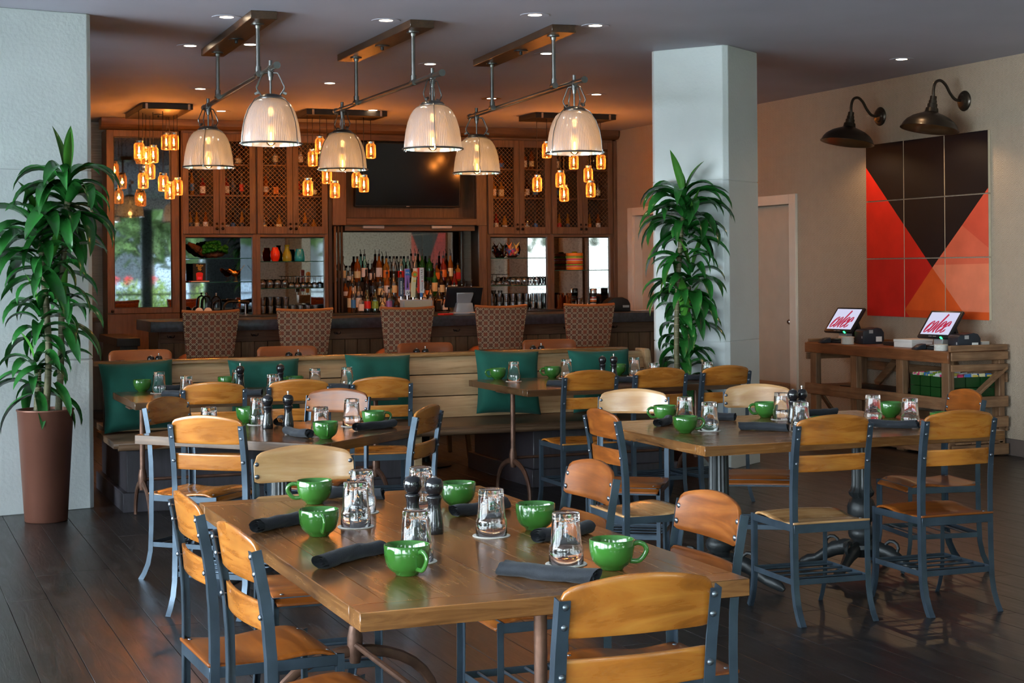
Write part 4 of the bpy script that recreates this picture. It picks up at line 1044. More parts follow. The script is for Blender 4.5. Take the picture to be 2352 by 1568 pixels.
def clip(poly, ax, lim, keep_less):
    out = []
    for i in range(len(poly)):
        a, b = poly[i], poly[(i+1) % len(poly)]
        ia = (a[ax] <= lim) if keep_less else (a[ax] >= lim); ib = (b[ax] <= lim) if keep_less else (b[ax] >= lim)
        if ia: out.append(a)
        if ia != ib:
            t = (lim-a[ax])/(b[ax]-a[ax]); out.append((a[0]+(b[0]-a[0])*t, a[1]+(b[1]-a[1])*t))
    return out
for i in range(3):
    for j in range(3):
        s0, s1, t0, t1_ = i/3+.0035, (i+1)/3-.0035, j/3+.0035, (j+1)/3-.0035
        W = lambda s, t: (AY0+(AY1-AY0)*s, AZ0+(AZ1-AZ0)*t)
        m = MB(); mats = [M['cream_wood']]
        ya, za = W(s0, t0); yb, zb_ = W(s1, t1_)
        m.box(-.028, -.003, min(ya, yb), max(ya, yb), min(za, zb_), max(za, zb_))
        for mn, pg in polys:
            p = pg
            for ax, lim, kl in ((0, s0, False), (0, s1, True), (1, t0, False), (1, t1_, True)):
                if p: p = clip(p, ax, lim, kl)
            if len(p) >= 3:
                if M[mn] not in mats: mats.append(M[mn])
                m.cur = mats.index(M[mn]); m.prism([W(*q) for q in p], -.030, -.0281, 'yz')
        m.obj('panel', mats, art, smooth=0)

# ------------------------------------------------------------------ dracaena plants
def leaf_mesh(L, wd, droop, twist, mat):
    """blade growing along +x from the origin, arching over"""
    n = 9; vs = []; fs = []; px = pz = 0.0; ang = droop[0]
    for i in range(n+1):
        f = i/n
        w = wd*(math.sin(PI*min(1, f*.92+.10))**.75)*(1 if f < .97 else .15)
        a = droop[0]+(droop[1]-droop[0])*(f**1.1)
        if i:
            px += L/n*math.cos(a); pz += L/n*math.sin(a)
        nx, nz = -math.sin(a), math.cos(a)
        for s in (-1, 0, 1):
            k = (abs(s)*.26-.13)*w
            vs.append((px+nx*k, s*w*.5+twist*f*f, pz+nz*k))
    for i in range(n):
        for k in (0, 1): fs.append((i*3+k, i*3+k+1, (i+1)*3+k+1, (i+1)*3+k))
    m = MB(); m.add(vs, fs)
    return m.mesh('leaf', mat, smooth=60)
LEAF = [leaf_mesh(.42, .092, (R(a0), R(a1)), tw, M[mt]) for a0, a1, tw, mt in ((62, -75, .02, 'leaf'), (50, -85, -.03, 'leaf'), (35, -70, .03, 'leaf'), (70, -40, .0, 'leaf'), (20, -88, -.02, 'leaf'), (82, 40, .01, 'leaf_young'), (80, 60, -.01, 'leaf_young'), (-10, -88, .02, 'leaf'))]
def rosette(parent, c, n, size, rs, planes=(), spread=1.0):
    for i in range(n):
        f = i/n
        k = rs.choice((5, 6)) if f > .90 else (rs.choice((3, 0)) if f > .7 else (rs.choice((0, 1, 2)) if f > .35 else rs.choice((4, 7, 1))))
        a = i*2.399+rs.random()*.6
        s = size*(.75+.4*rs.random())*(1.0 if f < .9 else .8)
        z = c[2]+(f-.75)*.30*size
        for px_, py_, nx_, ny_, zmax in planes:          # turn leaves away from pillars, bench and table
            if z < zmax:
                dist = (parent.location.x+c[0]-px_)*nx_+(parent.location.y+c[1]-py_)*ny_
                if dist+.33*s*(math.cos(a)*nx_+math.sin(a)*ny_) < .05:
                    q = math.cos(a)*nx_+math.sin(a)*ny_
                    if dist > .38*s: pass
                    else:
                        tx, ty = -ny_, nx_; k2 = math.cos(a)*tx+math.sin(a)*ty
                        q = max(-.85, min(abs(q)*.8, 1)) if dist < .15 else max(q, -(dist-.06)/(.33*s))
                        l2 = math.sqrt(max(0, 1-q*q))*(1 if k2 >= 0 else -1)
                        a = math.atan2(q*ny_+l2*ty, q*nx_+l2*tx)
        inst('leaf', LEAF[k], parent, (c[0]+.012*math.cos(a), c[1]+.012*math.sin(a), z), ((rs.random()-.5)*.5, 0, a), (s*spread, s*(.85+.3*rs.random()), s))
def plant(name, label, loc, canes, heads, seed, pot, planes=()):
    rs = random.Random(seed)
    p = thing(name, label, 'plant', (loc[0], loc[1], 0))
    r0, r1, h = pot
    MB().lathe([(0, 0), (r0-.006, 0), (r0, .006), (r1-.002, h-.012), (r1+.003, h-.008), (r1+.003, h), (r1-.010, h), (r1-.014, h-.03), (0, h-.03)], 40).obj('planter', M['pot'], p, smooth=50)
    so = MB(); so.lathe([(0, h-.012), (r1*.5, h-.010), (r1-.015, h-.028)], 20); so.obj('moss', M['soil'], p)
    for pts in canes:
        pp = smoothpath(pts, 6); n = len(pp)
        cm = MB(); cm.tube(pp, [.022-.006*i/n+(.0015 if i % 2 else 0) for i in range(n)], 9); cn_ = cm.obj('cane', M['cane'], p)
        for q in range(3, n*3-2, 1):
            f = q/(n*3)*(n-1); i = int(f); c = Vector(pp[i]).lerp(Vector(pp[min(n-1, i+1)]), f-i)
            if q % 2 == 0: inst('leaf_scar', SCAR, cn_, c)
    for (x, y, z, n, s) in heads: rosette(p, (x, y, z), n, s, rs, planes)
    return p
SCAR = MB().lathe([(.0195, -.0015), (.0215, 0), (.0195, .0015)], 12).mesh('leaf_scar', M['cream_wood'])
plant('potted_dracaena', 'tall potted dracaena in a tapered bronze planter beside the wide pillar', (1.031, 10.60), 
      [[(.08, .02, .66), (.10, .02, 1.0), (.11, .0, 1.5), (.145, -.02, 2.05)], [(.0, -.03, .66), (.02, -.03, 1.1), (-.01, -.02, 1.6), (-.03, 0, 1.78)], [(-.05, .03, .66), (-.04, .03, .85), (-.04, .02, .98)]],
      [(.145, -.02, 2.12, 38, 1.05), (-.04, 0, 1.84, 38, 1.1), (.03, -.05, 1.60, 16, .9), (.12, .0, 1.36, 16, .8), (-.03, -.03, 1.32, 18, .82), (-.055, .02, .98, 18, .85), (.05, -.03, .96, 6, .7)], 5, (.132, .175, .705), ((1.392, 11.038, .18, -.984, 9),))
plant('potted_dracaena', 'potted dracaena standing before the slim pillar', (5.80, 11.11),
      [[(-.03, 0, .6), (-.04, 0, 1.0), (-.02, 0, 1.5), (.02, 0, 1.95)], [(.05, .02, .6), (.06, .02, 1.0), (.08, .02, 1.42)]],
      [(.03, 0, 2.06, 40, 1.05), (.05, -.02, 1.82, 16, .85), (.10, .02, 1.50, 24, .95), (-.03, -.02, 1.40, 12, .8), (.03, 0, 1.13, 22, .9), (.03, -.02, .84, 20, .85)], 9, (.132, .175, .66), ((6.15, 11.0, -.809, -.588, 9), (5.66, 0, 1, 0, 1.30)))

# ------------------------------------------------------------------ pallet-wood service stand
st = thing('service_stand', 'rough pallet-wood service stand with open shelf below the artwork', 'stand', (0, 0, 0))
SX0, SX1, SY0, SY1, SZ = 8.13, 8.69, 10.90, 13.06, .862
def wd(name, m, x0, x1, y0, y1, z0, z1, par=st, bev=.004): return MB().box(x0, x1, y0, y1, z0, z1).obj(name, M[m], par, bevel=bev)
for i in range(4):
    w = (SX1-SX0)/4; wd('top_plank', 'pallet_top', SX0+i*w+.001, SX0+(i+1)*w-.001, SY0+.02, SY1, SZ-.022, SZ)
wd('front_rail', 'pallet_top', SX0-.022, SX0-.001, SY0, SY1, SZ-.095, SZ-.004)
wd('end_rail', 'pallet_x', SX0, SX1, SY0-.022, SY0-.001, SZ-.075, SZ-.005); wd('end_lip', 'pallet_x', SX0-.01, SX1, SY0-.015, SY0+.018, SZ+.001, SZ+.05)
wd('end_lip', 'pallet_x', SX0+.02, SX1, SY1-.02, SY1+.012, SZ+.001, SZ+.028); wd('back_lip', 'pallet', SX1-.02, SX1, SY0+.02, SY1-.02, SZ+.001, SZ+.028)
for y in (12.90, 12.24, 11.55, 10.92):
    wd('post', 'pallet_z', SX0, SX0+.055, y, y+.10, .0, SZ-.024); wd('post', 'pallet_z', SX1-.06, SX1-.005, y, y+.10, .0, SZ-.024)
wd('shelf_rail', 'pallet', SX0-.024, SX0-.001, SY0, SY1, .385, .485)
wd('low_rail', 'pallet', SX0-.024, SX0-.001, SY0, SY1, .02, .115); 
for i in range(4): wd('shelf_plank', 'pallet', SX0+.06+i*.125, SX0+.06+i*.125+.122, SY0+.02, SY1-.01, .448, .468)
for i in range(3): wd('shelf_plank', 'pallet', SX0+.06+i*.16, SX0+.06+i*.16+.155, SY0+.02, SY1-.01, .10, .12)
for z in (.70, .40, .235, .01): wd('end_slat', 'pallet_x', SX0, SX1, SY0-.022, SY0-.001, z, z+(.055 if z > .6 else .09))
wd('end_slat', 'pallet_x', SX0, SX1, SY1+.001, SY1+.02, .70, .76); wd('back_slat', 'pallet', SX1-.004, SX1+.012, SY0, SY1, .60, .68); wd('back_slat', 'pallet', SX1-.004, SX1+.012, SY0, SY1, .2, .28)
MB().beam((8.34, SY0+.012, .47), (8.68, SY0+.012, .72), .022, .075, (0, 1, 0)).obj('brace', M['pallet_x'], st, bevel=.003)
MB().beam((SX1-.03, 12.72, .47), (SX1-.03, 12.30, .78), .075, .022, (1, 0, 0)).obj('brace', M['pallet'], st, bevel=.003)
MB().beam((SX0+.09, 12.98, .40), (SX0+.30, 12.98, .12), .022, .06, (0, 1, 0)).obj('brace', M['pallet_x'], st, bevel=.003)

# lettering for the lit screens: heavy slanted letters drawn as varying strokes
def ribbon(m, pts, ws, dep):
    P = [Vector((p[0], p[1])) for p in pts]; n = len(P); Lp = []; Rp = []
    for i in range(n):
        t = (P[min(n-1, i+1)]-P[max(0, i-1)]).normalized(); q = Vector((-t.y, t.x))
        Lp.append(P[i]+q*ws[i]/2); Rp.append(P[i]-q*ws[i]/2)
    for i in range(n-1):
        m.add([(a.x, -dep, a.y) for a in (Lp[i], Lp[i+1], Rp[i+1], Rp[i])], [(0, 1, 2, 3)])
def arc(cx, cy, rx, ry, a0, a1, n=18): return [(cx+rx*math.cos(R(a0+(a1-a0)*i/n)), cy+ry*math.sin(R(a0+(a1-a0)*i/n))) for i in range(n+1)]
def colee(dep):
    m = MB(); SL = .62
    def put(pts, ws, ox):
        ribbon(m, [(ox+x+SL*y, y) for x, y in pts], ws, dep)
    n = 18
    wv = lambda a0, a1, thick, thin, ph: [thin+(thick-thin)*abs(math.cos(R(a0+(a1-a0)*i/n)-ph))**1.5 for i in range(n+1)]
    # c
    put(arc(.28, .5, .19, .47, 55, 300), wv(55, 300, .25, .06, 0), 0); put([(.40, .90), (.40, .78), (.37, .66)], [.10, .17, .05], 0); put([(.38, .08), (.50, .20), (.52, .34)], [.10, .18, .03], 0)
    # o
    put(arc(.28, .5, .165, .47, 0, 360), wv(0, 360, .22, .06, 0), .50)
    # l
    put([(.16, 1.55), (.16, 1.0), (.16, .5), (.17, .15), (.25, .04), (.36, .12)], [.21, .21, .21, .21, .14, .04], 1.05)
    # e e
    for ox in (1.43, 1.98):
        put(arc(.28, .5, .19, .47, 10, 300), wv(10, 300, .25, .06, 0), ox); put([(.14, .44), (.28, .52), (.40, .60), (.465, .60)], [.04, .07, .07, .10], ox); put([(.38, .08), (.50, .20), (.52, .34)], [.10, .18, .03], ox)
    return m
def pos_terminal(x, y, rz, label):
    t = thing('point_of_sale_terminal', label, 'terminal', (x, y, SZ+.001), rz, 'point of sale terminals on the stand')
    b = MB(); b.prism([(-.10, -.14), (.10, -.14), (.13, -.05), (.13, .12), (-.13, .12), (-.13, -.05)], 0, .022); b.prism([(-.085, -.11), (.085, -.11), (.10, .10), (-.10, .10)], .022, .034); b.obj('base', M['black_plastic'], t, bevel=.004)
    MB().box(.02, .06, -.115, -.09, .034, .036).obj('sticker', M['paper'], t)
    nk = MB(); nk.prism([(.0, .03), (.09, .03), (.09, .17), (.035, .17)], -.05, .05, 'yz'); nk.obj('neck', M['silver'], t, bevel=.006)
    T = Matrix.Translation((0, -.045, .115)) @ Matrix.Rotation(R(-40), 4, 'X')
    s = MB(); s.M = T; s.box(-.175, .175, 0, .028, -.02, .265); sc = s.obj('display', M['black_plastic'], t, bevel=.007, bseg=2)
    g = MB(); g.M = T; g.box(-.152, .152, -.0012, .004, .010, .244); g.obj('screen', M['screen'], sc)
    l = colee(0); k = .090
    for i, v in enumerate(l.v): l.v[i] = tuple(T @ Vector((-.150+v[0]*k, -.0018,   .026+v[2]*k*1.42)))
    l.obj('lettering', M['screen_red'], sc, smooth=0)
    w = MB(); w.M = T; w.box(-.05, -.015, -.0012, .001, -.012, -.006); w.box(-.005, .03, -.0012, .001, -.012, -.006); w.obj('maker_mark', M['silver'], sc)
    e = MB(); e.M = T; e.box(.085, .10, -.010, .012, -.027, -.019); e.obj('status_light', M['led'], sc)
    r = MB(); r.prism([(.045, .18), (.14, .045), (.155, .055), (.07, .24)], -.09, .13, 'yz'); r.obj('customer_display', M['black_plastic'], t, bevel=.006)
    d = MB(); d.M = Matrix.Translation((-.03, -.19, 0)) @ Matrix.Rotation(R(-12), 4, 'Z'); d.prism([(-.055, 0), (.05, 0), (.05, .05), (.0, .042), (-.055, .012)], -.035, .035, 'yz'); d.obj('card_reader', M['navy_plastic'], t, bevel=.006)
    return t
FA = R(-90+12)
pos_terminal(8.33, 12.78, FA, 'point of sale terminal with lit screen at the far end of the stand')
pos_terminal(8.33, 11.34, FA, 'point of sale terminal with lit screen at the near end of the stand')
def printer(x, y, rz, label):
    t = thing('receipt_printer', label, 'printer', (x, y, SZ+.0015), rz, 'receipt printers')
    b = MB(); b.prism([(-.10, 0), (.10, 0), (.115, .03), (.115, .10), (.09, .135), (.05, .145), (-.085, .125), (-.10, .11)], -.075, .075, 'yz'); b.obj('housing', M['navy_plastic'], t, bevel=.006, bseg=2)
    MB().box(-.06, .06, -.07, -.045, .122, .134).obj('paper_slot', M['black_plastic'], t); MB().box(.075, .0765, -.04, .0, .095, .125).obj('button_plate', M['silver'], t)
    MB().box(.075, .0765, .03, .09, .02, .065).obj('sticker', M['paper'], t); MB().box(.045, .06, -.1015, -.10, .05, .07).obj('button', M['silver'], t)
printer(8.38, 12.42, FA-R(15), 'dark receipt printer beside the far terminal')
printer(8.36, 11.03, FA-R(15), 'dark receipt printer beside the near terminal')
for i, (x, y, n, w) in enumerate(((8.17, 12.44, 16, 'before the far printer'), (8.19, 11.10, 12, 'before the near printer'))):
    c = thing('coaster_stack', 'neat stack of white paper coasters '+w, 'coaster stack', (x, y, SZ+.0015), 0, 'coaster stacks on the stand')
    for k in range(n): inst('coaster', COA, c, (random.uniform(-.002, .002), random.uniform(-.002, .002), k*.0042), (0, 0, k), (1, 1, 1.8))
bx = thing('card_box', 'flat white cardboard box with lid on the stand', 'box', (8.36, 11.72, SZ+.0015), R(8))
MB().box(-.12, .12, -.11, .11, 0, .045).obj('tray', M['paper'], bx, bevel=.002); MB().box(-.123, .123, -.113, .113, .045, .068).obj('lid', M['paper'], bx, bevel=.002)
tag(MB().box(-.05, .05, -.04, .04, 0, .07).obj('paper_block', M['paper'], None, (8.55, 11.04, SZ+.0015), (0, 0, .3), bevel=.002), 'small white paper block behind the near printer', 'paper')
tag(MB().prism([(-.10, 0), (.10, 0), (.13, .03), (-.13, .03)], -.07, .07, 'yz').obj('check_tray', M['black_plastic'], None, (8.40, 12.02, SZ+.0015), None, bevel=.003), 'low black tray between printer and white box', 'tray')
# green caddies full of paper sweetener packets on the shelf, two high
pk_cols = ['white_print', 'white_print', 'pink_print', 'yellow_print', 'blue_print', 'green_print', 'cream_print']
cb = MB()
for (x0, x1, y0, y1) in ((-.071, .071, -.065, -.059), (-.071, .071, .059, .065), (-.071, -.066, -.065, .065), (.066, .071, -.065, .065)): cb.box(x0, x1, y0, y1, 0, .085)
cb.box(-.071, .071, -.065, .065, 0, .005); CBM = cb.mesh('sweetener_caddy', M['tray_green'], smooth=0)
PKM = [MB().box(-.028, .028, -.002, .002, 0, .062).mesh('packet', M[c]) for c in pk_cols]
ci = 0
for ix in range(3):
    for iy in range(4):
        if ix == 2 and iy in (1, 2): continue
        x = SX0+.132+ix*.146; y = 11.46-iy*.140
        for lv in range(2):
            where = ('lower' if lv == 0 else 'upper')+' layer, '+('front', 'second', 'rear')[ix]+' row, '+('first', 'second', 'third', 'last')[iy]+' from the far end'
            b = inst('sweetener_caddy', CBM, None, (x, y, .4695+lv*.0905)); tag(b, 'green sweetener caddy on the stand shelf, '+where, 'caddy', 'green sweetener caddies')
            if lv == 1:
                for q in range(14):
                    inst('packet', PKM[random.randrange(7)], b, (-.035+.07*(q % 2)+random.uniform(-.004, .004), -.050+.0165*(q//2), .034+random.uniform(-.004, .016)), (random.uniform(-.12, .12), random.uniform(-.12, .12), random.uniform(-.1, .1)))
tag(MB().box(0, .32, 0, .95, 0, .012).obj('bar_mat', M['black_plastic'], None, (SX0+.09, 11.70, .4695), (0, 0, 0), bevel=.003), 'folded black rubber mat on the stand shelf', 'mat')
lg = thing('timber_bench', 'low rough timber bench against the wall beyond the slim pillar', 'bench', (8.43, 14.62, 0))
MB().box(-.16, .16, -.52, .55, .31, .395).obj('seat', M['pallet'], lg, bevel=.012, bseg=2)
for y in (-.40, .42): MB().box(-.12, .12, y-.05, y+.05, 0, .31).obj('leg', M['pallet_z'], lg, bevel=.006)
# ------------------------------------------------------------------ back bar
YF = 18.40                       # front face of the cabinets
YN = 18.74                       # back of the niches
CZ = 1.065                       # back counter
ZD0, ZD1 = 1.99, 3.13            # doors
struct(MB().prism([(18.28, CEIL-.001), (18.28, 3.20), (18.31, 3.17), (18.50, 3.15), (18.50, CEIL-.001)], 2.40, 8.70, 'yz').obj('trim_3', M['oak_x'], bevel=.003))
def ring_frame(m, x0, x1, z0, z1, y0, y1, wl, wr, wb, wt):
    m.box(x0, x0+wl, y0, y1, z0, z1); m.box(x1-wr, x1, y0, y1, z0, z1); m.box(x0+wl, x1-wr, y0, y1, z0, z0+wb); m.box(x0+wl, x1-wr, y0, y1, z1-wt, z1)
def lattice(x0, x1, z0, z1, y, sp=.037, r=.0016):
    m = MB()
    for s in (1, -1):
        c = -(z1-z0)
        while c < (x1-x0)+(z1-z0):
            # line x = x0 + c + s*(z-z0)
            pts = []
            za, zb = z0, z1
            xa, xb = x0+c+(0 if s > 0 else (z1-z0)), None
            f = lambda z: x0+c+(z-z0) if s > 0 else x0+c+(z1-z)
            lo, hi = z0, z1
            # clip in x
            if s > 0:
                lo = max(lo, z0-c); hi = min(hi, z0+(x1-x0)-c)
            else:
                lo = max(lo, z1-((x1-x0)-c)); hi = min(hi, z1+c)
            if hi-lo > .01: m.beam((f(lo), y+s*.0012, lo), (f(hi), y+s*.0012, hi), r*2, r*2, (0, 1, 0))
            c += sp*1.414
    return m
KNOB = MB(); KNOB.M = Matrix.Rotation(PI/2, 4, 'X'); KNOB.lathe([(0, 0), (.008, 0), (.008, .012), (.016, .016), (.018, .024), (.010, .032), (0, .033)], 14); KNOBM = KNOB.mesh('knob', M['knob'])
def cabinet(x0, x1, shelves, label, knobs=2):
    c = thing('bar_cabinet', label, 'cabinet', (x0, YF, 0), 0, 'back bar cabinets with wire doors')
    W = x1-x0
    for a in (0, W-.045): MB().box(a, a+.045, 0, YN-YF+.1, 0, 3.16).obj('side_panel', M['oak'], c, bevel=.003)
    MB().box(.045, W-.045, YN-YF+.03, YN-YF+.05, ZD0, 3.15).obj('back_panel', M['oak_dark'], c)
    MB().box(.045, W-.045, .0, YN-YF+.03, ZD0-.035, ZD0-.001).obj('bottom_panel', M['oak_x'], c)
    MB().box(.045, W-.045, .005, YN-YF+.03, ZD1+.001, 3.16).obj('top_rail', M['oak_x'], c)
    for z in (2.435, 2.79): MB().box(.047, W-.047, .04, YN-YF+.03, z-.018, z).obj('shelf', M['oak_x'], c, bevel=.002)
    mid = W/2
    for k, (a, b) in enumerate(((.012, mid-.0015), (mid+.0015, W-.012))):
        m = MB(); ring_frame(m, a, b, ZD0, ZD1, -.024, -.002, .068, .068, .085, .085); d = m.obj('door', M['oak'], c, bevel=.002)
        lattice(a+.066, b-.066, ZD0+.083, ZD1-.083, -.012).obj('wire_mesh', M['wire'], d, smooth=0)
        kx = b-.032 if k == 0 else a+.032
        inst('knob', KNOBM, d, (kx, -.024, ZD0+.06)); inst('latch', KNOBM, d, (kx, -.024, ZD0+.115), (0, 0, 0), .75)
    MB().box(.045, W-.045, YN-YF, YN-YF+.012, CZ+.001, ZD0-.036).obj('mirror', M['mirror'] if x0 < 4 else M['mirror_dk'], c, smooth=0)
    MB().box(W-.049, W-.045, .05, YN-YF, CZ+.001, ZD0-.036).obj('side_mirror', M['mirror'], c, smooth=0)
    for z in shelves: MB().box(.047, W-.051, .03, YN-YF-.004, z-.009, z).obj('glass_shelf', M['shelf_glass'], c, smooth=0)
    for z in shelves: MB().box(.047, W-.051, .026, .0305, z-.009, z).obj('shelf_edge', M['shelf_edge'], c, smooth=0)
    return c
M['shelf_edge'] = plain('green_glass_edge', (.004, .075, .06), .15, var=.1, trans=.2)
cabinet(3.29, 4.145, (1.715, 1.445), 'wire-door bar cabinet with grapes ornament and book in its niche')
cabinet(4.145, 4.995, (1.675, 1.365), 'wire-door bar cabinet with three coloured vases in its niche')
cabinet(6.975, 7.815, (1.70, 1.365), 'wire-door bar cabinet with a bowl of paper shapes in its niche')
cabinet(7.815, 8.665, (1.545,), 'wire-door bar cabinet with copper cups in its niche')
# tall mirror cabinet at the end
c0 = thing('mirror_cabinet', 'tall panel cabinet with framed antique mirror at the bar end', 'cabinet', (2.47, YF+.02, 0))
m = MB(); ring_frame(m, 0, .80, 1.10, 3.15, 0, .04, .075, .085, .06, .075); m.obj('mirror_frame', M['oak'], c0, bevel=.003)
m = MB(); ring_frame(m, .072, .718, 1.157, 3.078, .012, .022, .012, .012, .012, .012); m.obj('bead', M['oak_dark'], c0)
MB().box(.07, .72, .022, .034, 1.15, 3.08).obj('mirror', M['mirror'], c0, smooth=0)
MB().box(0, .80, .04, .40, .0, 3.15).obj('carcass', M['oak'], c0); MB().box(0, .80, .0, .04, .0, 1.095).obj('lower_panel', M['oak'], c0, bevel=.003)
inst('knob', KNOBM, c0, (.05, 0, 1.13))
# television bay
tb = thing('television_bay', 'wide dark oak bay framing television and bottle niche', 'cabinet', (5.0, YF, 0))
MB().box(0, .04, 0, .44, 0, 3.16).obj('side_panel', M['oak_dark'], tb); MB().box(1.93, 1.97, 0, .44, 0, 3.16).obj('side_panel', M['oak_dark'], tb)
for a, b in ((.04, .205), (1.83, 1.96)): MB().box(a, b, -.04, .0, ZD0+.1, 3.16).obj('stile', M['oak'], tb, bevel=.004)
for a, b in ((.06, .085), (.10, .125), (.14, .165)): MB().box(a, b, -.03, .01, CZ+.001, 2.08).obj('reeded_post', M['oak_dark'] if a > .07 else M['oak'], tb, bevel=.006)
MB().box(1.86, 1.96, -.04, .0, CZ+.001, 2.09).obj('stile', M['oak'], tb, bevel=.004)
MB().box(.205, 1.83, -.04, .02, 2.095, 2.17).obj('lower_rail', M['oak_x'], tb, bevel=.003); MB().box(.205, 1.83, .0, .30, 2.17, 2.185).obj('ledge', M['oak_dark'], tb)
MB().box(.205, 1.83, -.04, .0, 3.09, 3.16).obj('top_rail', M['oak_x'], tb, bevel=.003); MB().box(.04, 1.93, .30, .33, 2.18, 3.16).obj('back_panel', M['oak'], tb)
MB().box(.205, 1.83, .03, .25, 2.03, 2.095).obj('lamp_rail', M['oak_x'], tb)
for a in (.42, 1.27): MB().box(a, a+.26, .0, .03, 2.055, 2.09).obj('task_light', M['silver'], tb, bevel=.004)
MB().box(.165, 1.83, .46, .475, CZ+.001, 2.05).obj('mirror', M['mirror_dk'], tb, smooth=0)
m = MB(); ring_frame(m, .165, 1.83, CZ+.001, 2.05, .44, .462, .02, .02, .02, .02); m.obj('mirror_frame', M['oak_dark'], tb)
for z, y0 in ((1.24, .20), (1.42, .32)): MB().box(.17, 1.83, y0, .44, CZ+.001 if z < 1.3 else 1.241, z).obj('bottle_step', M['oak_dark'], tb, bevel=.002)
tv = thing('television', 'big black flat television in the oak bay', 'television', (6.03, YF+.15, 2.70))
m = MB(); m.M = Matrix.Rotation(R(7), 4, 'X'); m.box(-.665, .665, -.02, .03, -.385, .385); tvb = m.obj('casing', M['black_plastic'], tv, bevel=.006)
m = MB(); m.M = Matrix.Rotation(R(7), 4, 'X'); m.box(-.650, .650, -.0215, -.019, -.365, .372); m.obj('screen', M['tv'], tv)
m = MB(); m.M = Matrix.Rotation(R(7), 4, 'X'); m.box(-.02, .02, -.0215, -.019, -.380, -.372); m.obj('maker_mark', M['silver'], tv)
MB().box(-.15, .15, .03, .145, -.1, .1).obj('wall_bracket', M['black_plastic'], tv)
bc = thing('back_counter', 'dark back counter under the bar cabinets', 'counter', (0, 0, 0))
MB().box(3.30, 8.66, 18.02, 18.395, CZ-.05, CZ).obj('worktop', M['stone'], bc, bevel=.003); MB().box(3.30, 8.66, 18.10, 18.395, 0, CZ-.05).obj('base_cabinet', M['oak_dark'], bc)
for x0, x1 in ((3.336, 4.099), (4.191, 4.949), (7.021, 7.769), (7.861, 8.619), (5.042, 6.928)): MB().box(x0, x1, 18.396, 18.735 if x0 != 5.042 else 18.835, CZ-.05, CZ).obj('niche_floor', M['stone'], bc)
struct(MB().box(8.667, 8.718, YF-.01, 18.9, 0, 3.15).obj('trim_4', M['oak'], bevel=.003))

# ------------------------------------------------------------------ bar counter
bar = thing('bar_counter', 'long bar with thick dark slate top and oak board front', 'bar', (0, 0, 0))
BZ = 1.08
MB().box(2.545, 8.70, 15.95, 16.85, BZ-.105, BZ).obj('bar_top', M['stone'], bar, bevel=.006, bseg=2)
MB().box(2.68, 8.70, 16.21, 16.24, BZ-.225, BZ-.106).obj('apron', M['oak_x'], bar, bevel=.003)
MB().box(2.68, 8.70, 16.25, 16.60, 0, BZ-.106).obj('carcass', M['oak_dark'], bar)
x = 2.68; i = 0
while x < 8.68:
    w = min(.135, 8.70-x); MB().box(x+.002, x+w-.002, 16.215+.004*(i % 2), 16.249, .10, BZ-.228).obj('front_board', M['bar_board'], bar, bevel=.003); x += w; i += 1
MB().box(2.68, 8.70, 16.20, 16.25, 0, .10).obj('kick_board', M['oak_dark'], bar)
MB().box(2.66, 2.68, 16.22, 16.80, 0, BZ-.106).obj('end_panel', M['oak'], bar, bevel=.003)
MB().tube([(2.75, 16.0, .22), (8.6, 16.0, .22)], .022, 10).obj('foot_rail', M['brass'], bar)
hk = MB()
for s in (-1, 1): hk.tube(smoothpath([(0, 0, 0), (s*.012, -.02, -.006), (s*.03, -.032, .0), (s*.036, -.03, .018)], 3), .0045, 6)
hk.lathe([(0, -.012), (.014, -.010), (.014, .010), (0, .012)], 10); HKM = hk.mesh('purse_hook', M['knob'])
for x in (2.78, 3.62, 4.48, 5.18, 5.78, 6.40, 7.05, 7.62): inst('purse_hook', HKM, bar, (x, 16.208, BZ-.165))
sc_ = thing('side_counter', 'low dark side counter at the bar end by the tall mirror', 'counter', (0, 0, 0))
MB().box(2.36, 2.60, 16.95, 18.30, .80, .885).obj('worktop', M['oak_dark'], sc_, bevel=.004); MB().box(2.40, 2.58, 17.0, 18.28, 0, .80).obj('base_panel', M['oak_dark'], sc_)

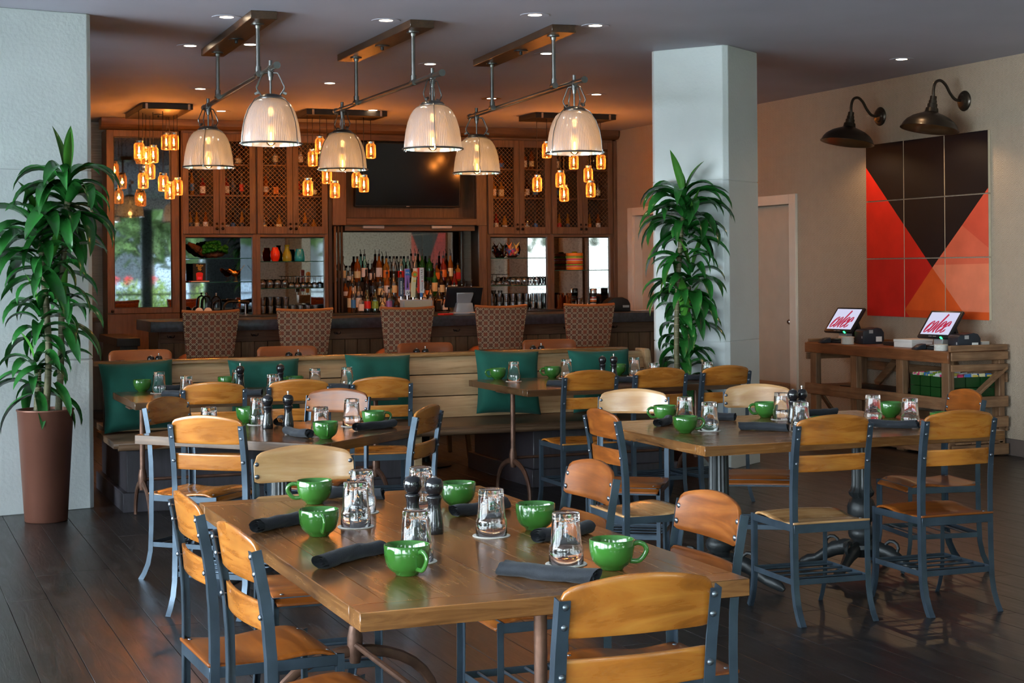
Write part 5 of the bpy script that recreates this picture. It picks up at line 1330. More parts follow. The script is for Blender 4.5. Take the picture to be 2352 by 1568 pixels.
# ------------------------------------------------------------------ bar stools and tub chairs
def bar_stool(x, y, rz, label):
    t = thing('bar_stool', label, 'stool', (x, y, 0), rz, 'patterned bar stools')
    def f(off, inn):
        def g(u, v):
            s = 2*u-1; hw = .222+.052*v-inn; z = .752+inn+(.415-2*inn)*v+.014*s*s*v
            return (s*hw, -.20-.035*(1-s*s)-.045*v+off, z)
        return g
    m = MB(); m.slab(f(-.036, 0), f(.0, 0), 16, 12); m.obj('patterned_back', M['cloth'], t, smooth=60)
    m = MB(); m.slab(f(.0005, .004), f(.045, .012), 16, 12); m.obj('leather_back', M['leather'], t, smooth=60, bevel=.006)
    P = [f(-.016, -.002)(u, 1) for u in [i/20 for i in range(21)]]
    MB().tube([(p[0], p[1]+.012, p[2]+.006) for p in P], .016, 8).obj('top_piping', M['leather'], t)
    nl = MB()
    for u, v in [(i/26, 0.985) for i in range(27)]+[(i/26, .015) for i in range(27)]+[(0.012, j/20) for j in range(21)]+[(.988, j/20) for j in range(21)]:
        p = f(-.037, .004)(u, v); nl.lathe([(0, -.004), (.0035, -.002), (.004, .0), (.0035, .002), (0, .004)], 6, p)
    stuff(nl.obj('nail_trim', M['brass'], t))
    m = MB(); m.slab(lambda u, v: ((2*u-1)*(.245-.02*v*v), -.20+.46*v, .70+.075*(1-((2*u-1)**6))*(1-((2*v-1)**6))**.5), lambda u, v: ((2*u-1)*(.245-.02*v*v), -.20+.46*v, .66), 14, 14); m.obj('seat', M['leather'], t, smooth=70)
    for sx in (-1, 1):
        MB().beam((sx*.20, -.195, .665), (sx*.225, -.255, 0), .038, .038, (0, 1, 0)).obj('leg', M['stool_leg'], t, bevel=.004); MB().beam((sx*.20, .22, .665), (sx*.22, .25, 0), .038, .038, (0, 1, 0)).obj('leg', M['stool_leg'], t, bevel=.004)
        MB().beam((sx*.205, -.225, .40), (sx*.205, .235, .40), .022, .028).obj('side_stretcher', M['stool_leg'], t)
        MB().box(sx*.20-.02, sx*.20+.02, -.235, -.195, .64, .77).obj('back_upright', M['stool_leg'], t)
    MB().box(-.20, .20, .225, .25, .24, .275).obj('foot_rest', M['stool_leg'], t, bevel=.003)
    return t
for i, (x, rz, w) in enumerate(((3.0, 3, 'by the bar corner, first of five'), (3.943, -4, 'below the tumbler niche, second of five'), (4.98, -3, 'before the beer taps, third of five'), (5.98, -4, 'beside the bar terminal, fourth of five'), (6.97, -6, 'before the copper cups, last of five'))):
    bar_stool(x, 15.60, R(rz), 'bar stool with interlaced-square cloth back '+w)
def tub_chair(x, y, rz, label):
    t = thing('leather_chair', label, 'chair', (x, y, 0), rz, 'leather chairs behind the bench')
    def f(off):
        def g(u, v):
            s = 2*u-1; hw = .235+.015*v; rc = max(0, (abs(s)-.86)/.14)
            z = .42+(.520-.03*rc*rc)*v
            return (s*hw, .20-.03*(1-s*s)*-1+.06*v+off*(1-.4*rc)-.03*s*s, z)
        return g
    m = MB(); m.slab(f(-.03), f(.03), 20, 10); m.obj('backrest', M['leather_lt'], t, smooth=70, bevel=.008)
    m = MB(); m.slab(lambda u, v: ((2*u-1)*.24, -.24+.46*v, .40+.07*(1-(2*u-1)**6)*(1-(2*v-1)**6)), lambda u, v: ((2*u-1)*.24, -.24+.46*v, .38), 12, 12); m.obj('seat', M['leather_lt'], t, smooth=70)
    for sx in (-1, 1):
        for y0 in (-.2, .2): MB().beam((sx*.19, y0, .385), (sx*.22, y0*1.2, 0), .035, .035, (0, 1, 0)).obj('leg', M['stool_leg'], t, bevel=.003)
for i, (x, w) in enumerate(((2.02, 'by the side counter'), (3.195, 'below the second bar stool'), (4.41, 'below the beer taps'), (5.545, 'beside the last bar stool'))):
    tub_chair(x, 12.90, R((2, -3, 1, -2)[i]), 'saddle leather chair behind the bench '+w)
    cx = (2.02, 3.10, 4.12, 5.12)[i]
    bt = thing('rear_table', 'dark square table hidden behind the bench '+w, 'table', (cx, 12.28, 0), 0, 'tables behind the bench')
    table_top(bt, .36, .33, TZ, .04, M['table_dk'], M['table_dkx'], .07, 'x')
    MB().lathe([(0, 0), (.20, 0), (.21, .012), (.04, .035), (.032, .07), (.032, TZ-.06), (.12, TZ-.045), (.12, TZ-.04)], 20).obj('pedestal', M['iron'], bt)
    mx = ((1.963, 2.022), (3.018, 3.092), (4.055, 4.129), (5.058, 5.13))[i]
    mill(mx[0], 12.3, 'showing over the bench rail '+w, False); mill(mx[1], 12.3, 'showing over the bench rail '+w, True)
    for k, gx in enumerate((cx-.27, cx+.10)): glass(gx, 12.42, ('first' if k == 0 else 'second')+' over the bench rail '+w, False)

# ------------------------------------------------------------------ bottles
BT = {}
def bottle_type(n, prof, seg, lab, capz, r_cap, pour):
    body = MB().lathe(prof, seg).mesh('bottle', M['bar_glass'], smooth=40)
    def rad(z):
        for (ra, za), (rb_, zb) in zip(prof, prof[1:]):
            if za <= z <= zb and zb > za: return ra+(rb_-ra)*(z-za)/(zb-za)
        return prof[2][0]
    l = MB(); r = max(rad(lab[0]), rad(lab[1]))+.0012
    l.lathe([(r, lab[0]), (r, lab[1])], seg); lb = l.mesh('label', M['white_print'], smooth=40)
    q = MB(); q.lathe([(0, capz), (r_cap, capz), (r_cap, capz+.03), (0, capz+.03)], 10)
    if pour: q.tube([(0, 0, capz+.03), (0, 0, capz+.055), (.012, 0, capz+.085)], .0038, 6)
    BT[n] = (body, lb, q.mesh('pourer' if pour else 'cap', M['black_plastic']))
bottle_type('round', [(0, 0), (.036, 0), (.040, .004), (.040, .165), (.036, .19), (.018, .225), (.0145, .24), (.0145, .285), (0, .285)], 14, (.05, .14), .282, .0155, True)
bottle_type('tall', [(0, 0), (.034, 0), (.037, .004), (.036, .20), (.028, .235), (.0145, .27), (.0145, .31), (0, .31)], 14, (.06, .17), .308, .0155, True)
bottle_type('square', [(0, 0), (.046, 0), (.049, .004), (.049, .15), (.043, .175), (.017, .195), (.0145, .205), (.0145, .245), (0, .245)], 4, (.03, .13), .242, .0165, True)
bottle_type('squat', [(0, 0), (.046, 0), (.050, .006), (.050, .10), (.044, .135), (.020, .17), (.016, .18), (.016, .215), (0, .215)], 14, (.025, .09), .212, .018, False)
bottle_type('wine', [(0, 0), (.036, 0), (.0385, .004), (.0385, .19), (.030, .225), (.0145, .25), (.0135, .305), (0, .305)], 14, (.05, .13), .280, .0150, False)
bottle_type('slim', [(0, 0), (.029, 0), (.031, .004), (.031, .21), (.020, .25), (.0125, .265), (.0125, .315), (0, .315)], 12, (.06, .16), .312, .0140, True)
TINT = {'clear': M['bar_glass'], 'green': plain('green_bottle_glass', (.02, .20, .03), .08, var=.05, trans=.5), 'amber': plain('amber_spirit', (.42, .13, .015), .08, var=.1, trans=.5), 'brown': plain('dark_brown_bottle', (.035, .014, .006), .1, var=.1, trans=.2), 'red': plain('red_liqueur', (.35, .02, .015), .08, trans=.4), 'aqua': thin('aqua_bottle_glass', (.55, .86, .82), .03, 1.5, .1), 'gold': plain('golden_spirit', (.60, .30, .04), .08, trans=.5)}
LABS = ['white_print', 'cream_print', 'white_print', 'black_print', 'blue_print', 'red_print', 'orange_print', 'white_print', 'white_print', 'slate_print', 'cream_print', 'white_print', 'white_print']
ORD = ['first', 'second', 'third', 'fourth', 'fifth', 'sixth', 'seventh', 'eighth', 'ninth', 'tenth', 'eleventh', 'twelfth', 'thirteenth', 'fourteenth', 'fifteenth', 'sixteenth', 'seventeenth', 'eighteenth', 'nineteenth', 'twentieth', 'twenty-first', 'twenty-second', 'twenty-third', 'twenty-fourth', 'twenty-fifth', 'twenty-sixth', 'twenty-seventh', 'twenty-eighth', 'twenty-ninth', 'thirtieth']
LN = {'white_print': 'white', 'cream_print': 'cream', 'black_print': 'black', 'blue_print': 'blue', 'red_print': 'red', 'orange_print': 'orange', 'purple_print': 'purple', 'slate_print': 'slate', 'yellow_print': 'yellow', 'green_print': 'green'}
def bottle(kind, tint, lab, x, y, z, where, group, cap=None, s=1.0):
    b, l, c = BT[kind]
    o = inst('bottle', b, None, (x, y, z), (0, 0, R(45) if kind == 'square' else random.random()*6), s); reslot(o, 0, TINT[tint])
    q = inst('label', l, o); reslot(q, 0, M[lab]); q2 = inst(c.name.split('.')[0], c, o)
    if cap: reslot(q2, 0, M[cap])
    return tag(o, '%s %s bottle, %s label, %s' % (tint, kind if kind != 'wine' else 'long-necked', LN[lab], where), 'bottle', group)
rb = random.Random(21)
rows = [('front', 1.0665, 18.30, 18, .95), ('middle', 1.2415, 18.66, 18, .97), ('top', 1.4215, 18.78, 17, 1.0)]
special = {('front', 0): ('slim', 'clear', 'blue_print'), ('front', 1): ('square', 'clear', 'white_print'), ('front', 2): ('round', 'aqua', 'red_print'), ('front', 3): ('round', 'aqua', 'green_print'), ('front', 4): ('squat', 'clear', 'white_print'), ('front', 5): ('round', 'clear', 'purple_print'), ('front', 6): ('squat', 'brown', 'black_print'), ('front', 12): ('square', 'brown', 'black_print'), ('front', 13): ('squat', 'clear', 'white_print'),
           ('middle', 13): ('tall', 'green', 'cream_print'), ('middle', 14): ('round', 'brown', 'cream_print'), ('middle', 16): ('round', 'red', 'white_print'), ('middle', 15): ('wine', 'brown', 'cream_print'), ('top', 12): ('wine', 'green', 'black_print'), ('top', 11): ('tall', 'green', 'black_print'), ('top', 14): ('round', 'red', 'orange_print'), ('top', 13): ('square', 'amber', 'orange_print'), ('top', 16): ('square', 'gold', 'red_print'), ('top', 7): ('wine', 'clear', 'black_print'), ('top', 6): ('round', 'gold', 'orange_print'), ('top', 8): ('wine', 'clear', 'red_print')}
for nm, z, y, n, s in rows:
    for i in range(n):
        k = special.get((nm, i)) or (rb.choice(('round', 'tall', 'round', 'squat', 'slim', 'square', 'wine')), rb.choice(('clear', 'clear', 'clear', 'clear', 'clear', 'amber', 'clear', 'aqua', 'brown', 'clear')), rb.choice(LABS))
        x = 5.225+(6.775-5.225)*(i+.5)/n+rb.uniform(-.002, .002)
        yy = y if nm != 'front' else y+rb.uniform(-.03, .03)
        if nm == 'middle': yy = 18.655
        bottle(k[0], k[1], k[2], x, yy, z, '%s from reeded post, %s row below television' % (ORD[i], nm), 'bottles in the niche below the television', None, s*.82 if k[0] in ('squat', 'square') else s)
# extra front rank
for i in range(15):
    if 5.2 < 5.28+i*.10 < 6.75:
        k = (rb.choice(('round', 'slim', 'squat', 'tall')), rb.choice(('clear', 'clear', 'amber', 'clear', 'clear', 'aqua')), rb.choice(LABS))
        bottle(k[0], k[1], k[2], 5.275+i*.10, 18.47, 1.0665, '%s from reeded post, second-lowest row below television' % ORD[i], 'bottles in the niche below the television')
cabn = [('grapes-ornament', 3.29, .855), ('vase', 4.145, .85), ('paper-bowl', 6.975, .84), ('copper-cup', 7.815, .85)]
for cname, x0, W in cabn:
    for dk, dn in ((0, 'first'), (1, 'second')):
        xa = x0+(.085 if dk == 0 else W/2+.075); xb = xa+W/2-.16
        for zz, sn, nb in ((ZD0+.002, 'bottom', 3), (2.437, 'middle', 2 if dk == 0 else 3), (2.792, 'upper', 2)):
            for i in range(nb):
                k = (rb.choice(('round', 'tall', 'slim', 'squat', 'square', 'wine')), rb.choice(('clear', 'clear', 'clear', 'amber', 'brown', 'gold', 'red')), rb.choice(LABS))
                bottle(k[0], k[1], k[2], xa+(xb-xa)*(i+.5)/nb, YF+.17+.07*(i % 2), zz, '%s on %s shelf, %s door of %s cabinet' % (ORD[i], sn, dn, cname), 'bottles behind wire doors', None, .82)

# ------------------------------------------------------------------ glassware in the niches
tum = MB(); tum.lathe([(0, 0), (.030, 0), (.033, .003), (.039, .095), (.037, .095), (.031, .012), (0, .010)], 14); TUM = tum.mesh('rocks_glass', M['bar_glass'], smooth=50)
win = MB(); win.lathe([(.030, 0), (.040, .04), (.041, .062), (.034, .088), (.012, .100), (0, .102)], 14); WIN = win.mesh('bowl_glass', M['bar_glass'], smooth=60)
stm = MB(); stm.lathe([(.034, 0), (.040, .022), (.034, .046), (.010, .060), (.0045, .066), (.0045, .125), (.032, .132), (.034, .136), (0, .137)], 14); STM = stm.mesh('stem_glass', M['bar_glass'], smooth=60)
def glasses(name, me, xs, ys, z, shape, where, group, lv=1, h=.1):
    for l in range(lv):
        for j, y in enumerate(ys):
            for i, x in enumerate(xs):
                if l and i >= max(1, int(len(xs)*.55)) and lv > 1 and name == 'rocks_glass' and 'vase' in where: continue
                o = inst(name, me, None, (x+.012*(j % 2), y, z+l*h))
                tag(o, '%s, %s along, %s rank%s, %s' % (shape, ORD[i], ('front', 'rear')[j], (' of the upper layer' if l else ' of the lower layer') if lv > 1 else '', where), 'glass', group)
lin = lambda a, b, n: [a+(b-a)*i/(n-1) for i in range(n)]
glasses('bowl_glass', WIN, lin(4.235, 4.50, 4), (18.50, 18.62), 1.3655, 'stemless wine glass', 'shelf of the vase niche', 'wine glasses in the vase niche')
glasses('stem_glass', STM, lin(4.575, 4.86, 5), (18.50, 18.62), 1.3655, 'upturned stemmed glass', 'shelf of the vase niche', 'stemmed glasses in the vase niche')
glasses('rocks_glass', TUM, lin(4.24, 4.86, 8), (18.50, 18.62), CZ, 'plain rocks glass', 'floor of the vase niche', 'rocks glasses in the vase niche', 2, .098)
glasses('stem_glass', STM, lin(7.08, 7.26, 3), (18.50, 18.62), 1.3655, 'upturned stemmed glass', 'shelf of the paper-bowl niche', 'stemmed glasses in the paper-bowl niche')
glasses('bowl_glass', WIN, lin(7.345, 7.66, 5), (18.50, 18.62), 1.3655, 'stemless wine glass', 'shelf of the paper-bowl niche', 'wine glasses in the paper-bowl niche')
glasses('rocks_glass', TUM, lin(7.075, 7.70, 8), (18.50,), CZ, 'plain rocks glass', 'floor of the paper-bowl niche', 'rocks glasses in the paper-bowl niche', 2, .098)
car = MB(); car.lathe([(0, 0), (.045, 0), (.048, .006), (.048, .12), (.030, .17), (.022, .20), (.030, .235), (.028, .235), (.020, .20), (0, .17)], 16); CAR = car.mesh('carafe', M['bar_glass'], smooth=60)
for i, x in enumerate((7.10, 7.23)): tag(inst('carafe', CAR, None, (x, 18.63, CZ)), 'clear glass carafe behind the rocks glasses, %s one' % ORD[i], 'carafe', 'carafes in the paper-bowl niche')

# ------------------------------------------------------------------ ornaments in the niches
g = thing('grapes_ornament', 'green glass grape bunch on brown driftwood in the bar niche', 'ornament', (3.62, 18.52, 1.7155))
w = MB(); w.tube(smoothpath([(-.235, 0, .16), (-.16, 0, .115), (-.06, .01, .055), (.06, .0, .035), (.16, 0, .05), (.19, 0, .09)], 5), [.012+.035*math.sin(PI*min(1, (i+1)/26))*(1+.2*math.sin(i*2.1)) for i in range(26)], 9, flat=1.2)
zmin = min(v[2] for v in w.v); w.v = [(a, b, c-zmin) for a, b, c in w.v]; w.obj('driftwood', M['driftwood'], g, smooth=30)
GB = MB().lathe([(0, -.023)]+[(.023*math.sin(PI*k/7), -.023*math.cos(PI*k/7)) for k in range(1, 7)]+[(0, .023)], 12).mesh('glass_grape', M['grape'], smooth=80)
rg = random.Random(4)
for k in range(54):
    u = rg.random(); a = rg.uniform(-.3, PI+.3)
    x = -.08+.28*u; rr = .055+.02*math.sin(PI*u)
    inst('glass_grape', GB, g, (x, -.045-.05*abs(math.cos(a))*(.4+.6*rg.random()), .055+.115*rg.random()*math.sin(PI*(.25+.6*u))+.03*math.sin(PI*u)))
def text_obj(body, size, mat, parent, M4, shear=0, width=1.0, align='CENTER', space=1.0):
    cu = bpy.data.curves.new('lettering', 'FONT'); cu.body = body; cu.size = size; cu.align_x = align; cu.shear = shear; cu.extrude = .0004; cu.space_line = space; cu.resolution_u = 3
    to = bpy.data.objects.new('lettering', cu); COL.objects.link(to)
    dg = bpy.context.evaluated_depsgraph_get()
    me = bpy.data.meshes.new_from_object(to.evaluated_get(dg)); COL.objects.unlink(to); bpy.data.objects.remove(to)
    me.materials.clear(); me.materials.append(mat)
    me.transform(M4 @ Matrix.Diagonal((width, 1, 1, 1)))
    o = bpy.data.objects.new('lettering', me); COL.objects.link(o); o.parent = parent
    return o
UP = Matrix.Rotation(PI/2, 4, 'X')
bk = thing('cocktail_book', 'black cocktail book with red drink on its cover, upright', 'book', (3.512, 18.52, 1.458), R(4))
MB().box(-.073, .073, 0, .018, 0, .20).obj('cover', M['black_print'], bk, bevel=.002)
text_obj('Shake\nStir\nSip', .036, M['yellow_print'], bk, Matrix.Translation((0, -.0006, .165)) @ UP, .25, 1.0, 'CENTER', .62)
m = MB(); m.prism([(-.034, .008), (.034, .008), (.040, .085), (-.040, .085)], -.0012, 0, 'xz'); m.prism([(q[0]*.036+.0, .086+q[1]*.012) for q in arc(0, 0, 1, 1, 0, 360, 14)[:-1]], -.0013, 0, 'xz'); dr_ = m.obj('drink_print', M['red_print'], bk, smooth=0)
m = MB(); m.prism([(-.02, .02), (.02, .02), (.022, .045), (-.022, .045)], -.0016, 0, 'xz'); m.obj('ice_print', M['pink_print'], bk, smooth=0)
rbk = thing('red_book', 'thin red book lying flat under the cocktail book', 'book', (3.505, 18.525, 1.4455), R(-2)); MB().box(-.105, .105, -.08, .08, 0, .012).obj('cover', M['red_print'], rbk, bevel=.0015); MB().box(-.10, .106, -.0805, .078, .0025, .0095).obj('pages', M['paper'], rbk)
bd = thing('gilded_bird', 'gilded bird figurine on thin legs in the bar niche', 'figurine', (3.93, 18.52, 1.4455), R(2))
m = MB(); m.lathe([(0, 0), (.032, 0), (.032, .004), (0, .004)], 16); m.obj('base', M['gold'], bd)
m = MB(); m.tube(smoothpath([(-.098, 0, .118), (-.085, 0, .122), (-.072, 0, .128), (-.04, 0, .108), (.0, 0, .095), (.04, 0, .115), (.062, 0, .140), (.10, 0, .185), (.104, 0, .190)], 4), [max(.003, (.026 if i < 11 else .0)*math.exp(-((i-7)/3.2)**2)+.044*math.exp(-((i-15)/5.0)**2)) for i in range(33)], 12, flat=.85); m.obj('body', M['gold'], bd, smooth=70)
for s in (-1, 1): MB().tube([(s*.010, 0, .002), (s*.006, 0, .07)], .0022, 6).obj('leg', M['gold'], bd)
def vase(prof, mt, x, z, label):
    o = MB().lathe(prof, 24).obj('vase', M[mt], None, (x, 18.53, z), smooth=60)
    MB().ring(prof[-2][0]-.001, .003, 24, 6, (0, 0, prof[-2][1])).obj('lip', M[mt], o)
    return tag(o, label, 'vase', 'coloured vases on the glass shelf')
vase([(0, 0), (.036, 0), (.050, .03), (.058, .075), (.052, .115), (.038, .138), (.036, .160), (.030, .160), (0, .12)], 'vase_red', 4.393, 1.6755, 'round red glazed vase on the glass shelf')
vase([(0, 0), (.050, 0), (.056, .012), (.055, .06), (.045, .105), (.028, .135), (.025, .165), (.032, .188), (.028, .188), (0, .14)], 'vase_green', 4.533, 1.6755, 'olive green necked vase on the glass shelf')
vase([(0, 0), (.054, 0), (.061, .010), (.060, .05), (.053, .105), (.043, .132), (.043, .140), (.039, .140), (0, .11)], 'vase_blue', 4.683, 1.6755, 'turquoise tumbler-shaped vase on the glass shelf')
cl = MB(); cl.lathe([(.062, 0), (.064, .004), (.064, .13), (.058, .175), (.042, .205), (.018, .222), (0, .225)], 24); CLM = cl.mesh('dome', M['thin_glass'], smooth=70)
for i, (x, y) in enumerate(((3.60, 18.60), (3.69, 18.47))):
    c = thing('glass_cloche', 'clear glass smoking cloche, '+('the rear one' if i == 0 else 'the front one'), 'cloche', (x, y, CZ), 0, 'glass cloches'); inst('dome', CLM, c); MB().lathe([(0, .222), (.008, .224), (.007, .236), (.014, .242), (.012, .254), (0, .256)], 12).obj('knob', M['steel_bright'], c)
for i, (x, mt) in enumerate(((3.475, 'green_print'), (3.575, 'red_print'))):
    c = thing('wood_chip_tin', 'round tin on its side with white and '+('green' if i == 0 else 'red')+' lid', 'tin', (x, 18.36, CZ+.0455), 0, 'wood chip tins')
    k = MB(); k.M = Matrix.Rotation(PI/2, 4, 'X'); k.lathe([(0, -.05), (.043, -.05), (.043, 0), (0, 0)], 24); k.obj('can', M['copper'] if i else M['steel_bright'], c)
    k = MB(); k.M = Matrix.Rotation(PI/2, 4, 'X'); k.ring(.043, .0025, 24, 6, (0, 0, 0)); k.lathe([(0, .001), (.041, .001)], 24); k.obj('lid', M['white_print'], c)
    MB().prism([(.040*math.cos(R(200+i*0+a)), .040*math.sin(R(200+a))) for a in range(0, 141, 14)], -.0022, -.0012, 'xz').obj('colour_band', M[mt], c, smooth=0)
sg = thing('smoking_gun', 'black smoke infuser with curved hose and silver burner', 'infuser', (3.93, 18.42, CZ))
MB().tube(smoothpath([(-.02, 0, .152), (-.10, 0, .15), (-.155, 0, .11), (-.16, 0, .05), (-.12, 0, .018), (-.06, 0, .018)], 6), .0145, 10).obj('hose', M['black_plastic'], sg)
MB().tube([(-.03, 0, .150), (.05, 0, .150), (.125, 0, .140), (.13, 0, .140)], [.016, .024, .024, .014], 14).obj('motor_body', M['black_plastic'], sg)
MB().lathe([(0, 0), (.045, 0), (.045, .008), (.012, .014), (.012, .130), (0, .130)], 16, (.085, 0, 0)).obj('stand', M['steel_bright'], sg)
MB().tube([(0, 0, .150), (.02, 0, .151)], .0265, 14).obj('collar', M['brass'], sg)
bw = thing('paper_bowl', 'round glass bowl of bright folded paper shapes', 'bowl', (7.355, 18.53, 1.7005))
MB().lathe([(0, .002), (.05, .004), (.09, .045), (.104, .095), (.097, .14), (.085, .16)], 24).obj('glass_bowl', M['thin_glass'], bw, smooth=70)
rp = random.Random(8)
for k in range(26):
    c = ('orange_print', 'yellow_print', 'pink_print', 'red_print', 'purple_print', 'blue_print')[k % 6]
    x, y, z = rp.uniform(-.055, .055), rp.uniform(-.05, .05), rp.uniform(.05, .12)
    if k < 2: x, y, z, c = (-.045, .048)[k], -.01, .15, ('orange_print', 'yellow_print')[k]
    s = .055 if k < 2 else .042
    a = rp.uniform(-.5, .5)
    m = MB(); m.add([(0, 0, -s), (-s*.8, -.01, s*.9), (-s*.1, .006, s*.1), (s*.8, -.01, s*.9), (s*.1, .006, s*.1)], [(0, 1, 2), (0, 4, 3), (0, 2, 4)])
    m.obj('folded_paper', M[c], bw, (x, y, z), (rp.uniform(-.4, .4), a if k > 1 else 0, rp.uniform(-.8, .8) if k > 1 else 0), smooth=0)
sw = thing('sandwich_jar', 'ceramic cookie jar shaped like a tall stacked sandwich', 'jar', (8.19, 18.53, 1.5455))
z = 0
for k, (mt, h, r, nm) in enumerate((('orange_print', .030, .108, 'bread'), ('yellow_print', .012, .108, 'cheese'), ('pink_print', .012, .106, 'ham'), ('green_print', .020, .110, 'lettuce'), ('red_print', .012, .104, 'tomato'), ('orange_print', .028, .108, 'bread'), ('white_print', .010, .105, 'mayonnaise'), ('pink_print', .016, .106, 'ham'), ('yellow_print', .012, .108, 'cheese'), ('green_print', .022, .112, 'lettuce'), ('orange_print', .036, .109, 'bread'))):
    MB().lathe([(0, z), (r*.96, z), (r, z+h*.3), (r, z+h*.7), (r*.96, z+h), (0, z+h)], 28, (0, 0, 0), (lambda i, zz, q=k: 1+(.03*math.sin(i*2.3+q) if q in (3, 9, 2, 7) else .006*math.sin(i*1.1)))).obj(nm, M[mt], sw, smooth=50); z += h
MB().lathe([(0, z), (.032, z), (.036, z+.008), (.026, z+.018), (0, z+.02)], 16).obj('olive_knob', M['vase_green'], sw)
CUP = MB().lathe([(0, 0), (.029, 0), (.031, .003), (.037, .17), (.038, .175), (.036, .175), (.030, .01), (0, .008)], 20).mesh('copper_tumbler', M['copper'], smooth=50)
for i, (x, y, s) in enumerate(((7.935, 18.46, 1.0), (8.005, 18.54, 1.12), (8.055, 18.46, .95), (8.115, 18.54, 1.1))): tag(inst('copper_tumbler', CUP, None, (x, y, CZ), (0, 0, 0), (1, 1, s)), 'tall shiny copper shaker cup, %s from the vase side' % ORD[i], 'cup', 'copper shaker cups')
DSH = MB().lathe([(0, 0), (.024, 0), (.027, .008), (.026, .03), (.012, .05), (.010, .062), (0, .062)], 14).mesh('dasher_bottle', M['copper'], smooth=60)
DTP = MB().lathe([(0, .062), (.008, .062), (.008, .07), (.003, .08), (.002, .1), (0, .1)], 8).mesh('dasher_top', M['steel_bright'])
for i, x in enumerate((8.13, 8.18, 8.22, 8.30)): o = inst('dasher_bottle', DSH, None, (x, 18.36+.03*(i % 2), CZ)); inst('dasher_top', DTP, o); tag(o, 'small copper bitters bottle, %s from the tall cups' % ORD[i], 'bottle', 'copper bitters bottles')
tag(MB().lathe([(0, 0), (.028, 0), (.040, .13), (.041, .135), (.038, .135), (.027, .006), (0, .005)], 20).obj('mixing_cup', M['steel_bright'], None, (8.245, 18.52, CZ), smooth=50), 'plain steel mixing cup between copper pieces', 'cup')
ms = thing('metal_shaker', 'printed steel cocktail shaker with banded label', 'shaker', (8.405, 18.45, CZ))
MB().lathe([(0, 0), (.034, 0), (.036, .004), (.045, .215), (.043, .225), (0, .225)], 22).obj('body', M['steel_bright'], ms, smooth=50)
for z0, z1, mt in ((.03, .065, 'white_print'), (.07, .078, 'black_print'), (.085, .10, 'orange_print'), (.105, .12, 'white_print'), (.13, .137, 'red_print'), (.15, .19, 'black_print')):
    r = lambda zz: .0365+(.009)*zz/.215+.0006
    MB().lathe([(r(z0), z0), (r(z1), z1)], 22).obj('label_band', M[mt], ms)
MB().lathe([(0, .225), (.046, .225), (.047, .232), (.040, .245), (0, .246)], 22).obj('cap', M['steel_bright'], ms)

# ------------------------------------------------------------------ things standing on the bar
tp = thing('beer_tap_tower', 'steel beer tap box with four tall handles on the bar', 'beer tap', (5.44, 16.50, BZ))
MB().box(-.165, .165, -.06, .06, .055, .165).obj('tower_box', M['silver'], tp, bevel=.004); MB().box(-.15, .15, -.062, -.060, .066, .155).obj('face_plate', M['cream_wood'], tp); MB().box(-.07, .09, -.04, .04, .0, .055).obj('pedestal', M['silver'], tp, bevel=.003)
def tapper(x, w, z0, z1, mats, bend=0):
    h = thing.__globals__['MB'](); zz = [z0+(z1-z0)*i/6 for i in range(7)]
    for i in range(6):
        o0, o1 = bend*(i/6)**2, bend*((i+1)/6)**2; a = w*(1+(.18*i/6 if bend else 0)); b = w*(1+(.18*(i+1)/6 if bend else 0))
        h.add([(x-a/2+o0, -.012, zz[i]), (x+a/2+o0, -.012, zz[i]), (x+a/2+o0, .012, zz[i]), (x-a/2+o0, .012, zz[i]), (x-b/2+o1, -.012, zz[i+1]), (x+b/2+o1, -.012, zz[i+1]), (x+b/2+o1, .012, zz[i+1]), (x-b/2+o1, .012, zz[i+1])], [(0, 1, 5, 4), (1, 2, 6, 5), (2, 3, 7, 6), (3, 0, 4, 7)]+([(3, 2, 1, 0)] if i == 0 else [])+([(4, 5, 6, 7)] if i == 5 else []))
    o = h.obj('tap_handle', M[mats], tp, bevel=.002)
    MB().tube([(x, 0, .165), (x, 0, z0+.005)], .009, 8).obj('tap_neck', M['steel_bright'], tp)
    return o
h1 = tapper(-.17, .052, .20, .40, 'slate_print'); m = MB()
for k in range(9): m.box(-.178, -.162, -.0135, -.012, .225+k*.016, .225+k*.016+.009)
m.obj('letter_marks', M['white_print'], h1)
h2 = tapper(-.10, .050, .21, .495, 'purple_print'); MB().box(-.125, -.075, -.0135, -.012, .425, .485).obj('blue_badge', M['blue_print'], h2); MB().box(-.125, -.075, -.0135, -.012, .212, .27).obj('white_badge', M['white_print'], h2)
MB().prism([(-.10, .40), (-.092, .30), (-.10, .28), (-.108, .30)], -.0145, -.012, 'xz').obj('dark_motif', M['black_print'], h2); text_obj('IPA', .030, M['white_print'], h2, Matrix.Translation((-.10, -.0145, .442)) @ UP)
text_obj('N', .045, M['black_print'], h2, Matrix.Translation((-.10, -.0145, .222)) @ UP, .3)
h3 = tapper(-.035, .044, .19, .46, 'cream_print', .022); k = MB(); k.M = Matrix.Translation((-.018, -.014, .435)) @ Matrix.Rotation(PI/2, 4, 'X'); k.lathe([(0, -.004), (.034, -.004), (.034, .003), (0, .004)], 18); k.obj('orange_badge', M['orange_print'], h3)
k = MB(); k.M = Matrix.Translation((-.018, -.0185, .432)) @ Matrix.Rotation(PI/2, 4, 'X'); k.lathe([(0, 0), (.018, 0), (.018, .002), (0, .002)], 14); k.obj('green_badge', M['green_print'], h3)
MB().box(-.035, -.005, -.0135, -.012, .355, .372).obj('gold_badge', M['yellow_print'], h3)
h4 = tapper(.055, .062, .235, .505, 'white_print'); MB().box(.021, .036, -.0138, .0125, .236, .504).obj('red_edge', M['red_print'], h4); MB().box(.042, .068, -.014, .0, .19, .236).obj('blue_foot', M['blue_print'], h4)
